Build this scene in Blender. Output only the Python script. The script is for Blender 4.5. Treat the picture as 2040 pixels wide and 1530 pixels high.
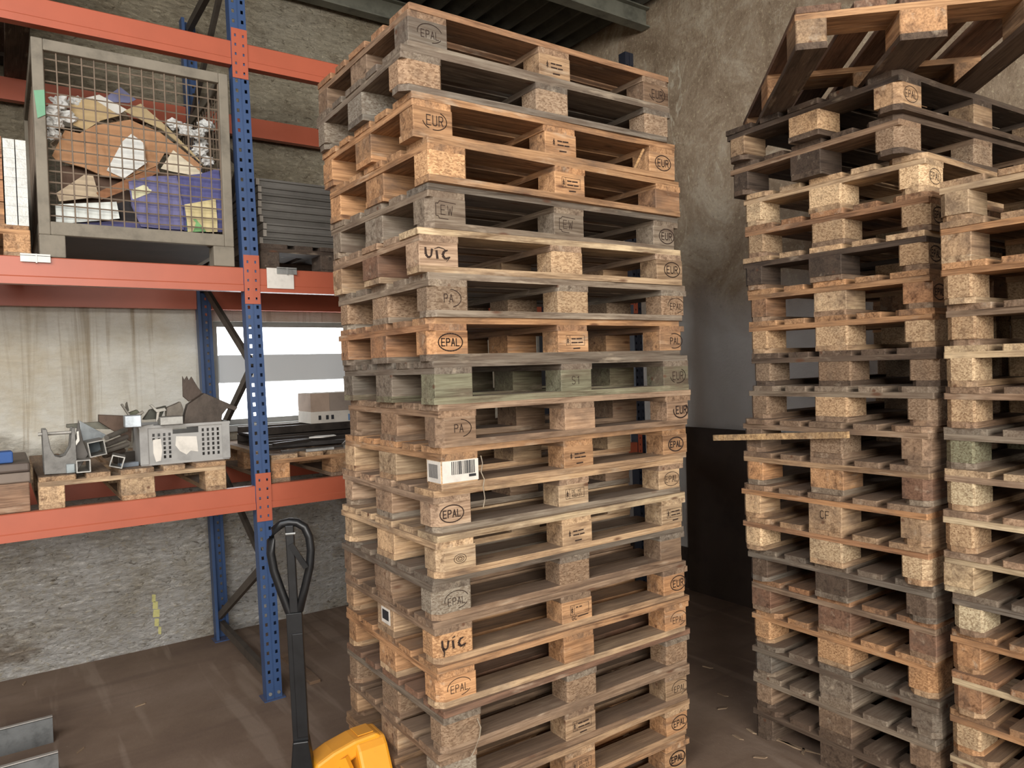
import bpy, bmesh, math, random
from math import pi, sin, cos, radians, atan2, sqrt
from mathutils import Vector, Matrix, Euler, noise as mnoise

# ------------------------------------------------------------------ scene, camera, light
for o in list(bpy.data.objects): bpy.data.objects.remove(o, do_unlink=True)
scene = bpy.context.scene
COL = scene.collection
W, H = 2040.0, 1530.0
F_PX, YAW, PITCH, ROLL, CAM_H = 1458.0, radians(55.02), radians(-1.27), radians(-1.73), 1.698
_F = Vector((cos(YAW)*cos(PITCH), sin(YAW)*cos(PITCH), sin(PITCH)))
_R = Vector((sin(YAW), -cos(YAW), 0)); _U = _R.cross(_F)
R2 = cos(ROLL)*_R + sin(ROLL)*_U
U2 = -sin(ROLL)*_R + cos(ROLL)*_U
CO = Vector((0, 0, CAM_H))
cd = bpy.data.cameras.new('camera'); cam = bpy.data.objects.new('camera', cd); COL.objects.link(cam)
cd.sensor_fit = 'HORIZONTAL'; cd.sensor_width = 36.0; cd.lens = F_PX/W*36.0
cd.clip_start = 0.02; cd.clip_end = 100
M = Matrix((R2, U2, -_F)).transposed().to_4x4(); M.translation = CO
cam.matrix_world = M
scene.camera = cam

def ray(u, v): return _F + R2*((u-W/2)/F_PX) - U2*((v-H/2)/F_PX)
def on_y(u, v, y): d = ray(u, v); return CO + d*(y/d.y)
def on_x(u, v, x): d = ray(u, v); return CO + d*(x/d.x)
def on_z(u, v, z): d = ray(u, v); return CO + d*((z-CAM_H)/d.z)

scene.view_settings.view_transform = 'Standard'
scene.view_settings.look = 'None'
scene.view_settings.gamma = 1.0
scene.view_settings.use_curve_mapping = False
scene.view_settings.exposure = 0.12

world = bpy.data.worlds.new('world'); scene.world = world; world.use_nodes = True
bg = world.node_tree.nodes['Background']
bg.inputs[0].default_value = (0.62, 0.70, 0.80, 1); bg.inputs[1].default_value = 0.6

def area(name, loc, target, sx, sy, power, color):
    l = bpy.data.lights.new(name, 'AREA'); l.shape = 'RECTANGLE'; l.size = sx; l.size_y = sy
    l.energy = power; l.color = color
    o = bpy.data.objects.new(name, l); COL.objects.link(o); o.location = loc
    o.rotation_euler = (Vector(target)-Vector(loc)).to_track_quat('-Z', 'Y').to_euler()
    return o
# daylight falling through the high gate opening in the wall behind the camera
area('gate_daylight', (-1.2, -5.6, 2.85), (0.9, 3.0, 1.5), 6.4, 2.6, 800, (1.0, 0.955, 0.89))
# unseen fill lamp under the closed ceiling, added to brighten the left side
area('aisle_fill', (-2.4, 0.6, 4.30), (-0.6, 4.2, 0.4), 3.2, 1.8, 270, (0.97, 0.98, 1.0))

# ------------------------------------------------------------------ materials
def lin(c): 
    c = c/255.0
    return c/12.92 if c <= 0.04045 else ((c+0.055)/1.055)**2.4
def rgb(r, g, b): return (lin(r), lin(g), lin(b), 1.0)

class NT:
    def __init__(s, name):
        s.m = bpy.data.materials.new(name); s.m.use_nodes = True
        s.t = s.m.node_tree; s.t.nodes.clear()
        s.out = s.n('ShaderNodeOutputMaterial'); s.b = s.n('ShaderNodeBsdfPrincipled')
        s.l(s.b.outputs[0], s.out.inputs[0])
    def n(s, t, **k):
        x = s.t.nodes.new(t)
        for a, v in k.items(): setattr(x, a, v)
        return x
    def l(s, a, b): s.t.links.new(a, b)
    def set(s, i, v):
        if hasattr(v, 'node'): s.l(v, i)
        else: i.default_value = v
    def coord(s, kind='Object', scale=(1, 1, 1), rot=(0, 0, 0), rnd=False):
        tc = s.n('ShaderNodeTexCoord'); mp = s.n('ShaderNodeMapping')
        mp.inputs['Scale'].default_value = scale; mp.inputs['Rotation'].default_value = rot
        src = tc.outputs[kind]
        if rnd:
            oi = s.n('ShaderNodeObjectInfo'); mu = s.n('ShaderNodeVectorMath', operation='MULTIPLY_ADD')
            s.l(oi.outputs['Random'], mu.inputs[0]); mu.inputs[1].default_value = (37.1, 91.7, 53.3)
            s.l(src, mu.inputs[2]); src = mu.outputs[0]
        s.l(src, mp.inputs[0]); return mp.outputs[0]
    def noise(s, vec, scale=5, detail=4, rough=0.6, dist=0.0):
        x = s.n('ShaderNodeTexNoise'); s.l(vec, x.inputs['Vector'])
        x.inputs['Scale'].default_value = scale; x.inputs['Detail'].default_value = detail
        x.inputs['Roughness'].default_value = rough; x.inputs['Distortion'].default_value = dist
        return x.outputs['Fac']
    def vor(s, vec, scale=5, feature='F1', out='Distance'):
        x = s.n('ShaderNodeTexVoronoi', feature=feature); s.l(vec, x.inputs['Vector']); x.inputs['Scale'].default_value = scale
        return x.outputs[out]
    def ramp(s, fac, stops):
        x = s.n('ShaderNodeValToRGB'); s.l(fac, x.inputs[0]); e = x.color_ramp.elements
        while len(e) < len(stops): e.new(0.5)
        for q, (p, c) in zip(e, stops):
            q.position = p; q.color = c if not isinstance(c, (int, float)) else (c, c, c, 1)
        return x.outputs[0]
    def mix(s, fac, a, b, mode='MIX'):
        x = s.n('ShaderNodeMix', data_type='RGBA', blend_type=mode)
        s.set(x.inputs[0], fac); s.set(x.inputs[6], a); s.set(x.inputs[7], b)
        return x.outputs[2]
    def math(s, op, a, b=0.0, clamp=False):
        x = s.n('ShaderNodeMath', operation=op, use_clamp=clamp); s.set(x.inputs[0], a); s.set(x.inputs[1], b); return x.outputs[0]
    def bump(s, h, strength=0.3, dist=0.01):
        x = s.n('ShaderNodeBump'); s.l(h, x.inputs['Height']); x.inputs['Strength'].default_value = strength
        x.inputs['Distance'].default_value = dist; s.l(x.outputs[0], s.b.inputs['Normal'])
    def fin(s, color=None, rough=0.7, metal=0.0):
        if color is not None: s.set(s.b.inputs['Base Color'], color)
        s.set(s.b.inputs['Roughness'], rough); s.set(s.b.inputs['Metallic'], metal); return s.m

def dust(n, col, amount=0.8, dc=rgb(112, 92, 76)):
    g = n.n('ShaderNodeNewGeometry'); sp = n.n('ShaderNodeSeparateXYZ'); n.l(g.outputs['Normal'], sp.inputs[0])
    up = n.math('MULTIPLY', n.math('SUBTRACT', sp.outputs[2], 0.5), 2.0, True)
    nz = n.ramp(n.noise(n.coord('Object', (3, 3, 3), rnd=True), 2.0, 4), [(0.25, 0.55), (0.75, 1.0)])
    return n.mix(n.math('MULTIPLY', n.math('MULTIPLY', up, nz), amount), col, dc)

def m_wood():
    n = NT('weathered_wood'); oi = n.n('ShaderNodeObjectInfo')
    base = oi.outputs['Color']
    v1 = n.coord('Object', (2.2, 26, 26), rnd=True); v2 = n.coord('Object', (5, 150, 150), rnd=True)
    g1 = n.noise(v1, 1.5, 5, 0.65, 0.6); g2 = n.noise(v2, 1.0, 3, 0.7)
    blot = n.noise(n.coord('Object', (4, 9, 9), rnd=True), 1.0, 5, 0.65)
    c = n.mix(1.0, base, n.ramp(g1, [(0.28, rgb(138, 122, 108)), (0.5, rgb(232, 224, 216)), (0.75, rgb(255, 250, 240))]), 'MULTIPLY')
    c = n.mix(1.0, c, n.ramp(g2, [(0.25, rgb(176, 164, 152)), (0.6, rgb(255, 255, 255))]), 'MULTIPLY')
    grime = n.ramp(blot, [(0.47, 0.0), (0.68, 0.68)])
    c = n.mix(grime, c, rgb(98, 80, 66))
    pale = n.ramp(n.noise(n.coord('Object', (3, 14, 14), rnd=True), 1.7, 4, 0.6), [(0.60, 0.0), (0.78, 0.45)])
    c = n.mix(pale, c, rgb(214, 196, 170))
    kn = n.vor(n.coord('Object', (4.2, 13, 13), rnd=True), 1.0)
    c = n.mix(n.ramp(kn, [(0.06, 0.85), (0.13, 0.0)]), c, rgb(92, 58, 38))
    n.bump(n.math('ADD', n.math('MULTIPLY', g2, 0.6), g1), 0.35, 0.003)
    return n.fin(dust(n, c, 0.72), 0.82)
def m_chip():
    n = NT('pressed_chip_wood'); oi = n.n('ShaderNodeObjectInfo')
    v = n.coord('Object', (70, 110, 150), (0.3, 0.2, 0.4), rnd=True)
    cell = n.n('ShaderNodeTexVoronoi'); n.l(v, cell.inputs['Vector']); cell.inputs['Scale'].default_value = 1.6
    sep = n.n('ShaderNodeSeparateColor'); n.l(cell.outputs['Color'], sep.inputs[0])
    fl = n.ramp(sep.outputs[0], [(0.0, rgb(184, 170, 156)), (0.45, rgb(228, 220, 210)), (0.9, rgb(255, 252, 244))])
    c = n.mix(1.0, oi.outputs['Color'], fl, 'MULTIPLY')
    blot = n.noise(n.coord('Object', (14, 14, 14), rnd=True), 1.0, 4, 0.6)
    c = n.mix(n.ramp(blot, [(0.5, 0.0), (0.75, 0.5)]), c, rgb(92, 76, 62))
    n.bump(n.math('ADD', sep.outputs[1], n.noise(v, 2.0, 2)), 0.5, 0.003)
    return n.fin(dust(n, c, 0.6), 0.9)
def m_plain(name, col, rough=0.6, metal=0.0, var=0.12, scale=6, bump=0.0, dusty=0.0, stretch=(1, 1, 1)):
    n = NT(name); v = n.coord('Object', stretch, rnd=True); f = n.noise(v, scale, 5, 0.65)
    d = tuple(max(0, x*(1-2.2*var)) for x in col[:3])+(1,); b = tuple(min(1, x*(1+var)) for x in col[:3])+(1,)
    c = n.ramp(f, [(0.3, d), (0.5, col), (0.72, b)])
    if dusty: c = dust(n, c, dusty)
    if bump: n.bump(n.noise(v, scale*6, 3), bump, 0.004)
    return n.fin(c, rough, metal)
def m_tint(name, rough=0.7, metal=0.0, var=0.25, scale=9, bump=0.1, dusty=0.0):
    n = NT(name); oi = n.n('ShaderNodeObjectInfo'); v = n.coord('Object', rnd=True)
    f = n.noise(v, scale, 5, 0.65)
    c = n.mix(1.0, oi.outputs['Color'], n.ramp(f, [(0.28, 1-2*var), (0.5, 1-0.5*var), (0.7, 1.0)]), 'MULTIPLY')
    if dusty: c = dust(n, c, dusty)
    if bump: n.bump(n.noise(v, scale*5, 3), bump, 0.004)
    return n.fin(c, rough, metal)

def m_wall_back():
    n = NT('rough_plaster'); v = n.coord('Object', (1, 1, 1))
    sp = n.n('ShaderNodeSeparateXYZ'); n.l(v, sp.inputs[0]); z = sp.outputs[2]
    big = n.noise(v, 1.1, 5, 0.6); mid = n.noise(v, 5.5, 6, 0.7)
    c = n.ramp(big, [(0.3, rgb(178, 164, 138)), (0.5, rgb(204, 192, 166)), (0.7, rgb(222, 212, 190))])
    c = n.mix(n.ramp(mid, [(0.50, 0.0), (0.66, 0.55)]), c, rgb(146, 128, 102))
    # coarse dashed plaster above and below, a smoother trowelled band between
    wob = n.math('MULTIPLY', n.noise(v, 2.2, 3), 0.5)
    zz = n.math('ADD', z, n.math('SUBTRACT', wob, 0.25))
    lo = n.math('MULTIPLY', n.math('SUBTRACT', zz, 1.20), 5.0, True); hi = n.math('MULTIPLY', n.math('SUBTRACT', 2.42, zz), 5.0, True)
    smooth = n.math('MULTIPLY', lo, hi)
    low = n.math('MULTIPLY', n.math('SUBTRACT', 1.25, zz), 4.0, True)
    c = n.mix(n.math('MULTIPLY', low, 0.6), c, rgb(232, 226, 216))
    bloom = n.math('MULTIPLY', low, n.ramp(n.noise(v, 2.6, 7, 0.78), [(0.38, 0.0), (0.56, 0.95)]))
    c = n.mix(bloom, c, rgb(250, 248, 244))
    damp = n.math('MULTIPLY', low, n.ramp(n.noise(n.coord('Object', (1, 1, 1.6)), 2.3, 6, 0.7), [(0.55, 0.0), (0.66, 0.7)]))
    c = n.mix(damp, c, rgb(150, 128, 104))
    sm = n.ramp(n.noise(v, 2.6, 6, 0.65), [(0.35, rgb(200, 192, 174)), (0.5, rgb(212, 210, 200)), (0.68, rgb(222, 223, 218))])
    c = n.mix(n.math('MULTIPLY', smooth, 0.85), c, sm)
    drip = n.ramp(n.noise(n.coord('Object', (10, 10, 0.5), (0, 0.06, 0)), 1.0, 5, 0.6, 0.9), [(0.54, 0.0), (0.70, 0.8)])
    c = n.mix(n.math('MULTIPLY', drip, smooth), c, rgb(150, 134, 108))
    vp = n.coord('Object', (17, 17, 40)); pit = n.noise(vp, 1.0, 7, 0.78, 1.2)
    blob = n.noise(n.coord('Object', (26, 26, 48)), 1.0, 3, 0.6, 0.6)
    rough_part = n.math('SUBTRACT', 1.0, n.math('MULTIPLY', smooth, 0.9))
    c = n.mix(n.math('MULTIPLY', n.ramp(pit, [(0.34, 0.9), (0.46, 0.0)]), rough_part), c, rgb(104, 90, 70))
    c = n.mix(n.math('MULTIPLY', n.ramp(blob, [(0.56, 0.0), (0.68, 0.6)]), rough_part), c, rgb(226, 214, 188))
    h = n.math('ADD', n.math('MULTIPLY', n.math('ADD', pit, n.math('MULTIPLY', blob, 0.8)), rough_part), n.math('MULTIPLY', mid, 0.2))
    n.bump(h, 1.0, 0.05)
    return n.fin(c, 0.95)
def m_wall_right():
    n = NT('stained_plaster'); v = n.coord('Object')
    sp = n.n('ShaderNodeSeparateXYZ'); n.l(v, sp.inputs[0]); z = sp.outputs[2]
    f = n.noise(v, 2.4, 8, 0.75, 0.8)
    up = n.ramp(f, [(0.32, rgb(126, 107, 86)), (0.5, rgb(158, 140, 118)), (0.7, rgb(192, 180, 160))])
    lo = n.ramp(n.noise(v, 1.4, 4), [(0.3, rgb(192, 189, 186)), (0.7, rgb(208, 206, 203))])
    k = n.math('MULTIPLY', n.math('SUBTRACT', n.math('ADD', z, n.math('MULTIPLY', n.noise(v, 1.7, 4), 0.5)), 2.15), 2.6, True)
    c = n.mix(k, lo, up)
    ln = n.noise(n.coord('Object', (1.0, 1.6, 0.7)), 1.5, 4, 0.6, 1.2)
    band = n.math('ABSOLUTE', n.math('SUBTRACT', ln, 0.5))
    c = n.mix(n.math('MULTIPLY', n.math('MULTIPLY', n.ramp(band, [(0.0, 0.8), (0.010, 0.0)]), k), n.ramp(n.noise(v, 1.1, 2), [(0.48, 0.0), (0.56, 0.8)])), c, rgb(206, 198, 178))
    spk = n.noise(v, 40, 4, 0.75)
    c = n.mix(n.math('MULTIPLY', n.ramp(spk, [(0.56, 0.0), (0.70, 0.7)]), k), c, rgb(206, 192, 160))
    c = n.mix(n.math('MULTIPLY', n.ramp(spk, [(0.30, 0.6), (0.42, 0.0)]), k), c, rgb(100, 82, 60))
    n.bump(n.math('ADD', n.noise(v, 30, 5, 0.7), f), 0.5, 0.012)
    return n.fin(c, 0.93)
def m_floor():
    n = NT('dusty_concrete_floor'); v = n.coord('Object')
    f = n.noise(v, 1.3, 7, 0.65)
    c = n.ramp(f, [(0.28, rgb(98, 79, 66)), (0.5, rgb(118, 98, 82)), (0.75, rgb(136, 117, 102))])
    st = n.noise(n.coord('Object', (9, 0.9, 1)), 1.0, 3, 0.5, 0.3)
    c = n.mix(n.ramp(st, [(0.56, 0.0), (0.64, 0.55)]), c, rgb(146, 128, 112))
    st2 = n.noise(n.coord('Object', (0.8, 7, 1), (0, 0, 0.35)), 1.0, 3, 0.5)
    c = n.mix(n.ramp(st2, [(0.55, 0.0), (0.7, 0.4)]), c, rgb(88, 70, 60))
    sp = n.noise(v, 60, 2)
    c = n.mix(n.ramp(sp, [(0.70, 0.0), (0.78, 0.5)]), c, rgb(168, 150, 130))
    n.bump(n.noise(v, 35, 5, 0.7), 0.25, 0.006)
    return n.fin(c, 0.78)
def m_paint(name, col, chip=rgb(96, 84, 76), rough=0.42):
    n = NT(name); v = n.coord('Object', rnd=True)
    c = n.mix(n.ramp(n.noise(v, 5, 5, 0.6), [(0.3, 0.35), (0.6, 0.0)]), col, tuple(x*0.72 for x in col[:3])+(1,))
    sc = n.noise(n.coord('Object', (14, 30, 30), rnd=True), 1.0, 6, 0.7)
    c = n.mix(n.ramp(sc, [(0.68, 0.0), (0.74, 0.7)]), c, chip)
    return n.fin(dust(n, c, 0.45), rough)
def m_emit(name, col, s):
    n = NT(name); n.b.inputs['Emission Color'].default_value = col; n.b.inputs['Emission Strength'].default_value = s
    return n.fin(col, 0.3)
def m_glass_dirty(name):
    n = NT(name); v = n.coord('Object')
    f = n.ramp(n.noise(v, 3, 4), [(0.3, 5.0), (0.6, 7.0)])
    n.b.inputs['Emission Color'].default_value = (0.93, 0.97, 1.0, 1); n.l(f, n.b.inputs['Emission Strength'])
    return n.fin((0.8, 0.85, 0.88, 1), 0.25)

MT = dict(
    wood=m_wood(), chip=m_chip(), wall=m_wall_back(), wallr=m_wall_right(), floor=m_floor(),
    plain_wall=m_plain('limewashed_wall', rgb(186, 176, 160), 0.95, 0, 0.1, 3, 0.3),
    roof=m_plain('sooty_roof_sheet', rgb(66, 64, 56), 0.9, 0, 0.2, 5, 0.2),
    steel_roof=m_plain('grey_painted_steel', rgb(112, 112, 100), 0.7, 0.1, 0.2, 6),
    orange=m_paint('orange_rack_paint', rgb(176, 90, 64)), navy=m_paint('blackish_blue_rack', rgb(38, 42, 54)), blue=m_paint('blue_rack_paint', rgb(54, 78, 118)),
    brace=m_plain('dark_galvanised_steel', rgb(84, 76, 68), 0.6, 0.4, 0.2, 8, 0.1),
    galv=m_plain('galvanised_steel', rgb(160, 160, 156), 0.45, 0.6, 0.15, 12),
    boxsteel=m_plain('grey_box_steel', rgb(130, 122, 108), 0.75, 0.1, 0.18, 7, 0.15),
    wire=m_plain('rusty_grey_wire', rgb(126, 110, 94), 0.7, 0.2, 0.15, 9),
    black=m_plain('worn_black_paint', rgb(26, 27, 29), 0.38, 0.2, 0.2, 10, 0.05),
    yellow=m_paint('yellow_jack_paint', rgb(232, 158, 38), rgb(120, 92, 50), 0.5),
    dark=m_plain('dark_brown_sheet', rgb(64, 52, 44), 0.8, 0, 0.2, 3, 0.1),
    plastic=m_plain('grey_crate_plastic', rgb(156, 154, 150), 0.6, 0, 0.12, 8, 0.05),
    paper=m_tint('paper_and_card', 0.85, 0, 0.12, 7, 0.08), metal=m_tint('scrap_steel', 0.5, 0.55, 0.28, 11, 0.15, 0.25),
    panel=m_tint('dark_grey_panel', 0.55, 0.1, 0.15, 8, 0.05, 0.3),
    ink=m_plain('burnt_brand', rgb(48, 32, 24), 0.9, 0, 0.1, 20), print=m_plain('black_print', rgb(38, 38, 42), 0.8, 0, 0.1, 20),
    label=m_plain('white_label_paper', rgb(216, 210, 200), 0.8, 0, 0.08, 20),
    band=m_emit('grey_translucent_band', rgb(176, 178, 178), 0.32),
    glass=m_glass_dirty('bright_frosted_pane'), frame=m_plain('grey_window_frame', rgb(150, 150, 146), 0.7, 0, 0.1, 6),
    foil=m_plain('crinkled_foil', rgb(196, 196, 190), 0.45, 0.15, 0.12, 24, 0.4),
    string=m_plain('grey_twine', rgb(150, 138, 120), 0.9, 0, 0.15, 30), yellowline=m_plain('yellow_spray', rgb(196, 192, 130), 0.9, 0, 0.2, 20),
)

# ------------------------------------------------------------------ mesh helpers
class MB:
    def __init__(s): s.v = []; s.f = []
    def add(s, vs, fs, M=None):
        o = len(s.v)
        s.v += [tuple(M @ Vector(p)) if M else tuple(p) for p in vs]
        s.f += [tuple(o+i for i in q) for q in fs]; return s
    def box(s, x0, x1, y0, y1, z0, z1, M=None):
        vs = [(x0,y0,z0),(x1,y0,z0),(x1,y1,z0),(x0,y1,z0),(x0,y0,z1),(x1,y0,z1),(x1,y1,z1),(x0,y1,z1)]
        return s.add(vs, [(0,3,2,1),(4,5,6,7),(0,1,5,4),(1,2,6,5),(2,3,7,6),(3,0,4,7)], M)
    def prism(s, poly, a, b, axis='z', M=None):
        k = len(poly)
        def p3(p, t): return {'z': (p[0],p[1],t), 'y': (p[0],t,p[1]), 'x': (t,p[0],p[1])}[axis]
        vs = [p3(p, a) for p in poly]+[p3(p, b) for p in poly]
        fs = [tuple(range(k))[::-1], tuple(range(k, 2*k))]+[(i,(i+1)%k,k+(i+1)%k,k+i) for i in range(k)]
        area2 = sum(poly[i][0]*poly[(i+1)%k][1]-poly[(i+1)%k][0]*poly[i][1] for i in range(k))
        flip = (area2 < 0) ^ (axis == 'y') ^ (b < a)
        if flip: fs = [q[::-1] for q in fs]
        return s.add(vs, fs, M)
    def bar(s, p, q, w, h, up=(0, 0, 1), M=None):
        p = Vector(p); q = Vector(q); d = (q-p); L = d.length; d.normalize()
        u = Vector(up)
        if abs(d.dot(u)) > 0.98: u = Vector((0, 1, 0))
        r = d.cross(u).normalized(); u = r.cross(d)
        R = Matrix((d, r, u)).transposed().to_4x4(); R.translation = p
        return s.box(0, L, -w/2, w/2, -h/2, h/2, (M @ R) if M else R)
    def tube(s, pts, r, n=8, closed=False, M=None):
        pts = [Vector(p) for p in pts]; k = len(pts); vs = []; fs = []
        for i, p in enumerate(pts):
            a = pts[(i-1) % k] if (closed or i) else p; b = pts[(i+1) % k] if (closed or i < k-1) else p
            d = (b-a).normalized(); u = Vector((0, 0, 1)) if abs(d.z) < 0.9 else Vector((1, 0, 0))
            e1 = d.cross(u).normalized(); e2 = e1.cross(d)
            rr = r[i] if isinstance(r, (list, tuple)) else r
            vs += [tuple(p+e1*rr*cos(2*pi*j/n)+e2*rr*sin(2*pi*j/n)) for j in range(n)]
        for i in range(k if closed else k-1):
            a = i*n; b = ((i+1) % k)*n
            fs += [(a+j, b+j, b+(j+1) % n, a+(j+1) % n) for j in range(n)]
        if not closed: fs += [tuple(range(n)), tuple(range((k-1)*n, k*n))[::-1]]
        return s.add(vs, [f[::-1] for f in fs], M)
    def plate(s, w, h, holes, t, M=None, x0=0.0, z0=0.0):
        """upright plate in XZ, front face at y=0, back at y=t, with real rectangular holes (xa,xb,za,zb)"""
        xs = sorted({round(q, 5) for q in [x0, x0+w]+[a for k in holes for a in k[:2]]})
        zs = sorted({round(q, 5) for q in [z0, z0+h]+[a for k in holes for a in k[2:]]})
        nx, nz = len(xs), len(zs); solid = {}
        for i in range(nx-1):
            for j in range(nz-1):
                cx, cz = (xs[i]+xs[i+1])/2, (zs[j]+zs[j+1])/2
                solid[i, j] = not any(a < cx < b and c < cz < d for a, b, c, d in holes)
        vs = [(x, 0, z) for z in zs for x in xs]+[(x, t, z) for z in zs for x in xs]; N = nx*nz
        g = lambda i, j: j*nx+i
        fs = []
        for (i, j), ok in solid.items():
            if not ok: continue
            a, b, c, d = g(i,j), g(i+1,j), g(i+1,j+1), g(i,j+1)
            fs += [(a,b,c,d), (N+d,N+c,N+b,N+a)]
            if not solid.get((i, j-1)): fs.append((a, N+a, N+b, b))
            if not solid.get((i, j+1)): fs.append((d, c, N+c, N+d))
            if not solid.get((i-1, j)): fs.append((a, d, N+d, N+a))
            if not solid.get((i+1, j)): fs.append((b, N+b, N+c, c))
        return s.add(vs, fs, M)
    def mesh(s, name, mat=None, smooth=False):
        m = bpy.data.meshes.new(name); m.from_pydata(s.v, [], s.f)
        if mat: m.materials.append(MT[mat] if isinstance(mat, str) else mat)
        if smooth:
            for p in m.polygons: p.use_smooth = True
        m.update(); return m
    def obj(s, name, mat, parent=None, loc=(0, 0, 0), rot=(0, 0, 0), col=None, bevel=0.0, smooth=False):
        o = link(name, s.mesh(name, mat, smooth), parent, loc, rot, col)
        if bevel:
            b = o.modifiers.new('edge', 'BEVEL'); b.width = bevel; b.segments = 2; b.limit_method = 'ANGLE'
        return o

def link(name, data, parent=None, loc=(0, 0, 0), rot=(0, 0, 0), col=None):
    o = bpy.data.objects.new(name, data); COL.objects.link(o)
    o.location = loc; o.rotation_euler = rot
    if parent: o.parent = parent
    if col: o.color = col
    return o
def tag(o, label=None, cat=None, group=None, kind=None):
    if label: o['label'] = label
    if cat: o['category'] = cat
    if group: o['group'] = group
    if kind: o['kind'] = kind
    return o
def thing(name, label, cat, loc=(0, 0, 0), rz=0.0, group=None, rot=None):
    o = link(name, None, None, loc, rot or (0, 0, rz)); o.empty_display_size = 0.1
    return tag(o, label, cat, group)
def struct(o): o['kind'] = 'structure'; return o
def T(x=0, y=0, z=0, rx=0, ry=0, rz=0):
    return Matrix.Translation((x, y, z)) @ Euler((rx, ry, rz)).to_matrix().to_4x4()

# ------------------------------------------------------------------ the building
XR, YB, ZC = 4.22, 5.08, 4.47
XL, YF = -6.0, -6.0
o = MB().box(XL-.3, XR+.3, YF-.3, YB+.3, -.2, 0).obj('floor', 'floor'); struct(o)
WX0, WX1, WZ0, WZ1 = 1.165, 2.42, 1.372, 2.064
o = MB().plate(XR-XL+.6, ZC+.3, [(WX0, WX1, WZ0, WZ1)], .3, T(0, YB, 0), XL-.3, 0).obj('wall_back', 'wall'); struct(o)
o = MB().box(XR, XR+.3, YF, YB, 0, ZC+.3).obj('wall_right', 'wallr'); struct(o)
o = MB().box(XL-.3, XL, YF, YB, 0, ZC+.3).obj('wall_left', 'plain_wall'); struct(o)
o = MB().plate(XR-XL, ZC+.3, [(-4.4, 2.0, 1.7, 4.3)], .3, T(0, YF-.3, 0), XL, 0).obj('wall_front', 'plain_wall'); struct(o)
# low dark board along the foot of the right wall
o = MB().box(XR-.03, XR, 1.0, YB, 0, .30).obj('baseboard_right', 'dark'); struct(o)

# ceiling of corrugated sheet on steel purlins
mb = MB(); NX = 520; x0 = XL; dx = (XR-XL)/NX
rows = [YF, YB]; vs = []; fs = []
for i in range(NX+1):
    x = x0+i*dx; z = ZC+0.035*sin(2*pi*x/0.16)
    vs += [(x, YF, z), (x, YB, z)]
fs = [(2*i, 2*i+1, 2*i+3, 2*i+2) for i in range(NX)]
mb.add(vs, fs); mb.box(XL, XR, YF, YB, ZC+.05, ZC+.1)
o = mb.obj('ceiling', 'roof'); struct(o)
def ibeam(name, p, q, h, w, mat='steel_roof', parent=None):
    mb = MB(); mb.bar(p, q, w*.12, h)
    for dz in (-h/2, h/2): mb.bar(Vector(p)+Vector((0, 0, dz)), Vector(q)+Vector((0, 0, dz)), w, h*.07)
    return mb.obj(name, mat, parent)
k = 1
for y in (4.96, 4.05, 2.6, 1.0, -1.0, -3.0):
    struct(ibeam('trim_%d' % k, (XL+.02, y, ZC-.11), (XR-.02, y, ZC-.11), .14, .09)); k += 1
for x in (0.2, -3.0):
    struct(ibeam('trim_%d' % k, (x, YF+.02, ZC-.30), (x, YB-.02, ZC-.30), .22, .14, 'roof')); k += 1
a = on_x(1186, 54, XR-.02); b = on_x(1131, 19, 3.86)
struct(MB().bar(a, b, .06, .05).obj('trim_%d' % k, 'galv')); k += 1

# window in the back wall
w = struct(link('window_1', None, None, (WX0, YB, WZ0)))
ww, wh = WX1-WX0, WZ1-WZ0
for nm, a in (('frame_bar', (0, ww, .03, .09, 0, .035)), ('frame_bar', (0, ww, .03, .09, wh-.035, wh)), ('frame_bar', (0, .03, .03, .09, .035, wh-.035)),
              ('frame_bar', (ww-.03, ww, .03, .09, .035, wh-.035))):
    MB().box(*a).obj(nm, 'frame', w)
MB().box(.03, ww-.03, .01, .10, 1.652-WZ0, 1.842-WZ0).obj('transom', 'band', w, bevel=.01)
MB().box(.03, ww-.03, .07, .08, .035, 1.652-WZ0).obj('pane', 'glass', w)
MB().box(.03, ww-.03, .07, .08, 1.842-WZ0, wh-.035).obj('pane', 'glass', w)
MB().box(-.06, ww+.06, -.03, .10, -.045, 0).obj('window_sill', 'frame', w, bevel=.006)

mk = MB()
for u, v, w_ in ((306, 1192, 5), (309, 1206, 7), (311, 1222, 9), (312, 1240, 6), (318, 1256, 4)):
    q = on_y(u, v, YB); mk.prism([(q.x-w_*.0022, q.z-.02), (q.x+w_*.002, q.z-.026), (q.x+w_*.0024, q.z+.022), (q.x-w_*.0016, q.z+.026)], YB-.0015, YB-.0004, 'y')
mk.obj('paint_mark', 'yellowline', bpy.data.objects['wall_back'])
# dark hardboard sheet standing against the right wall
o = MB().box(-.012, .012, -2.2, 0, 0, 1.22).obj('hardboard_sheet', 'dark', None, (XR-.045, 3.72, 0))
tag(o, 'large dark brown board standing on edge against the right wall', 'board')
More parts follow.
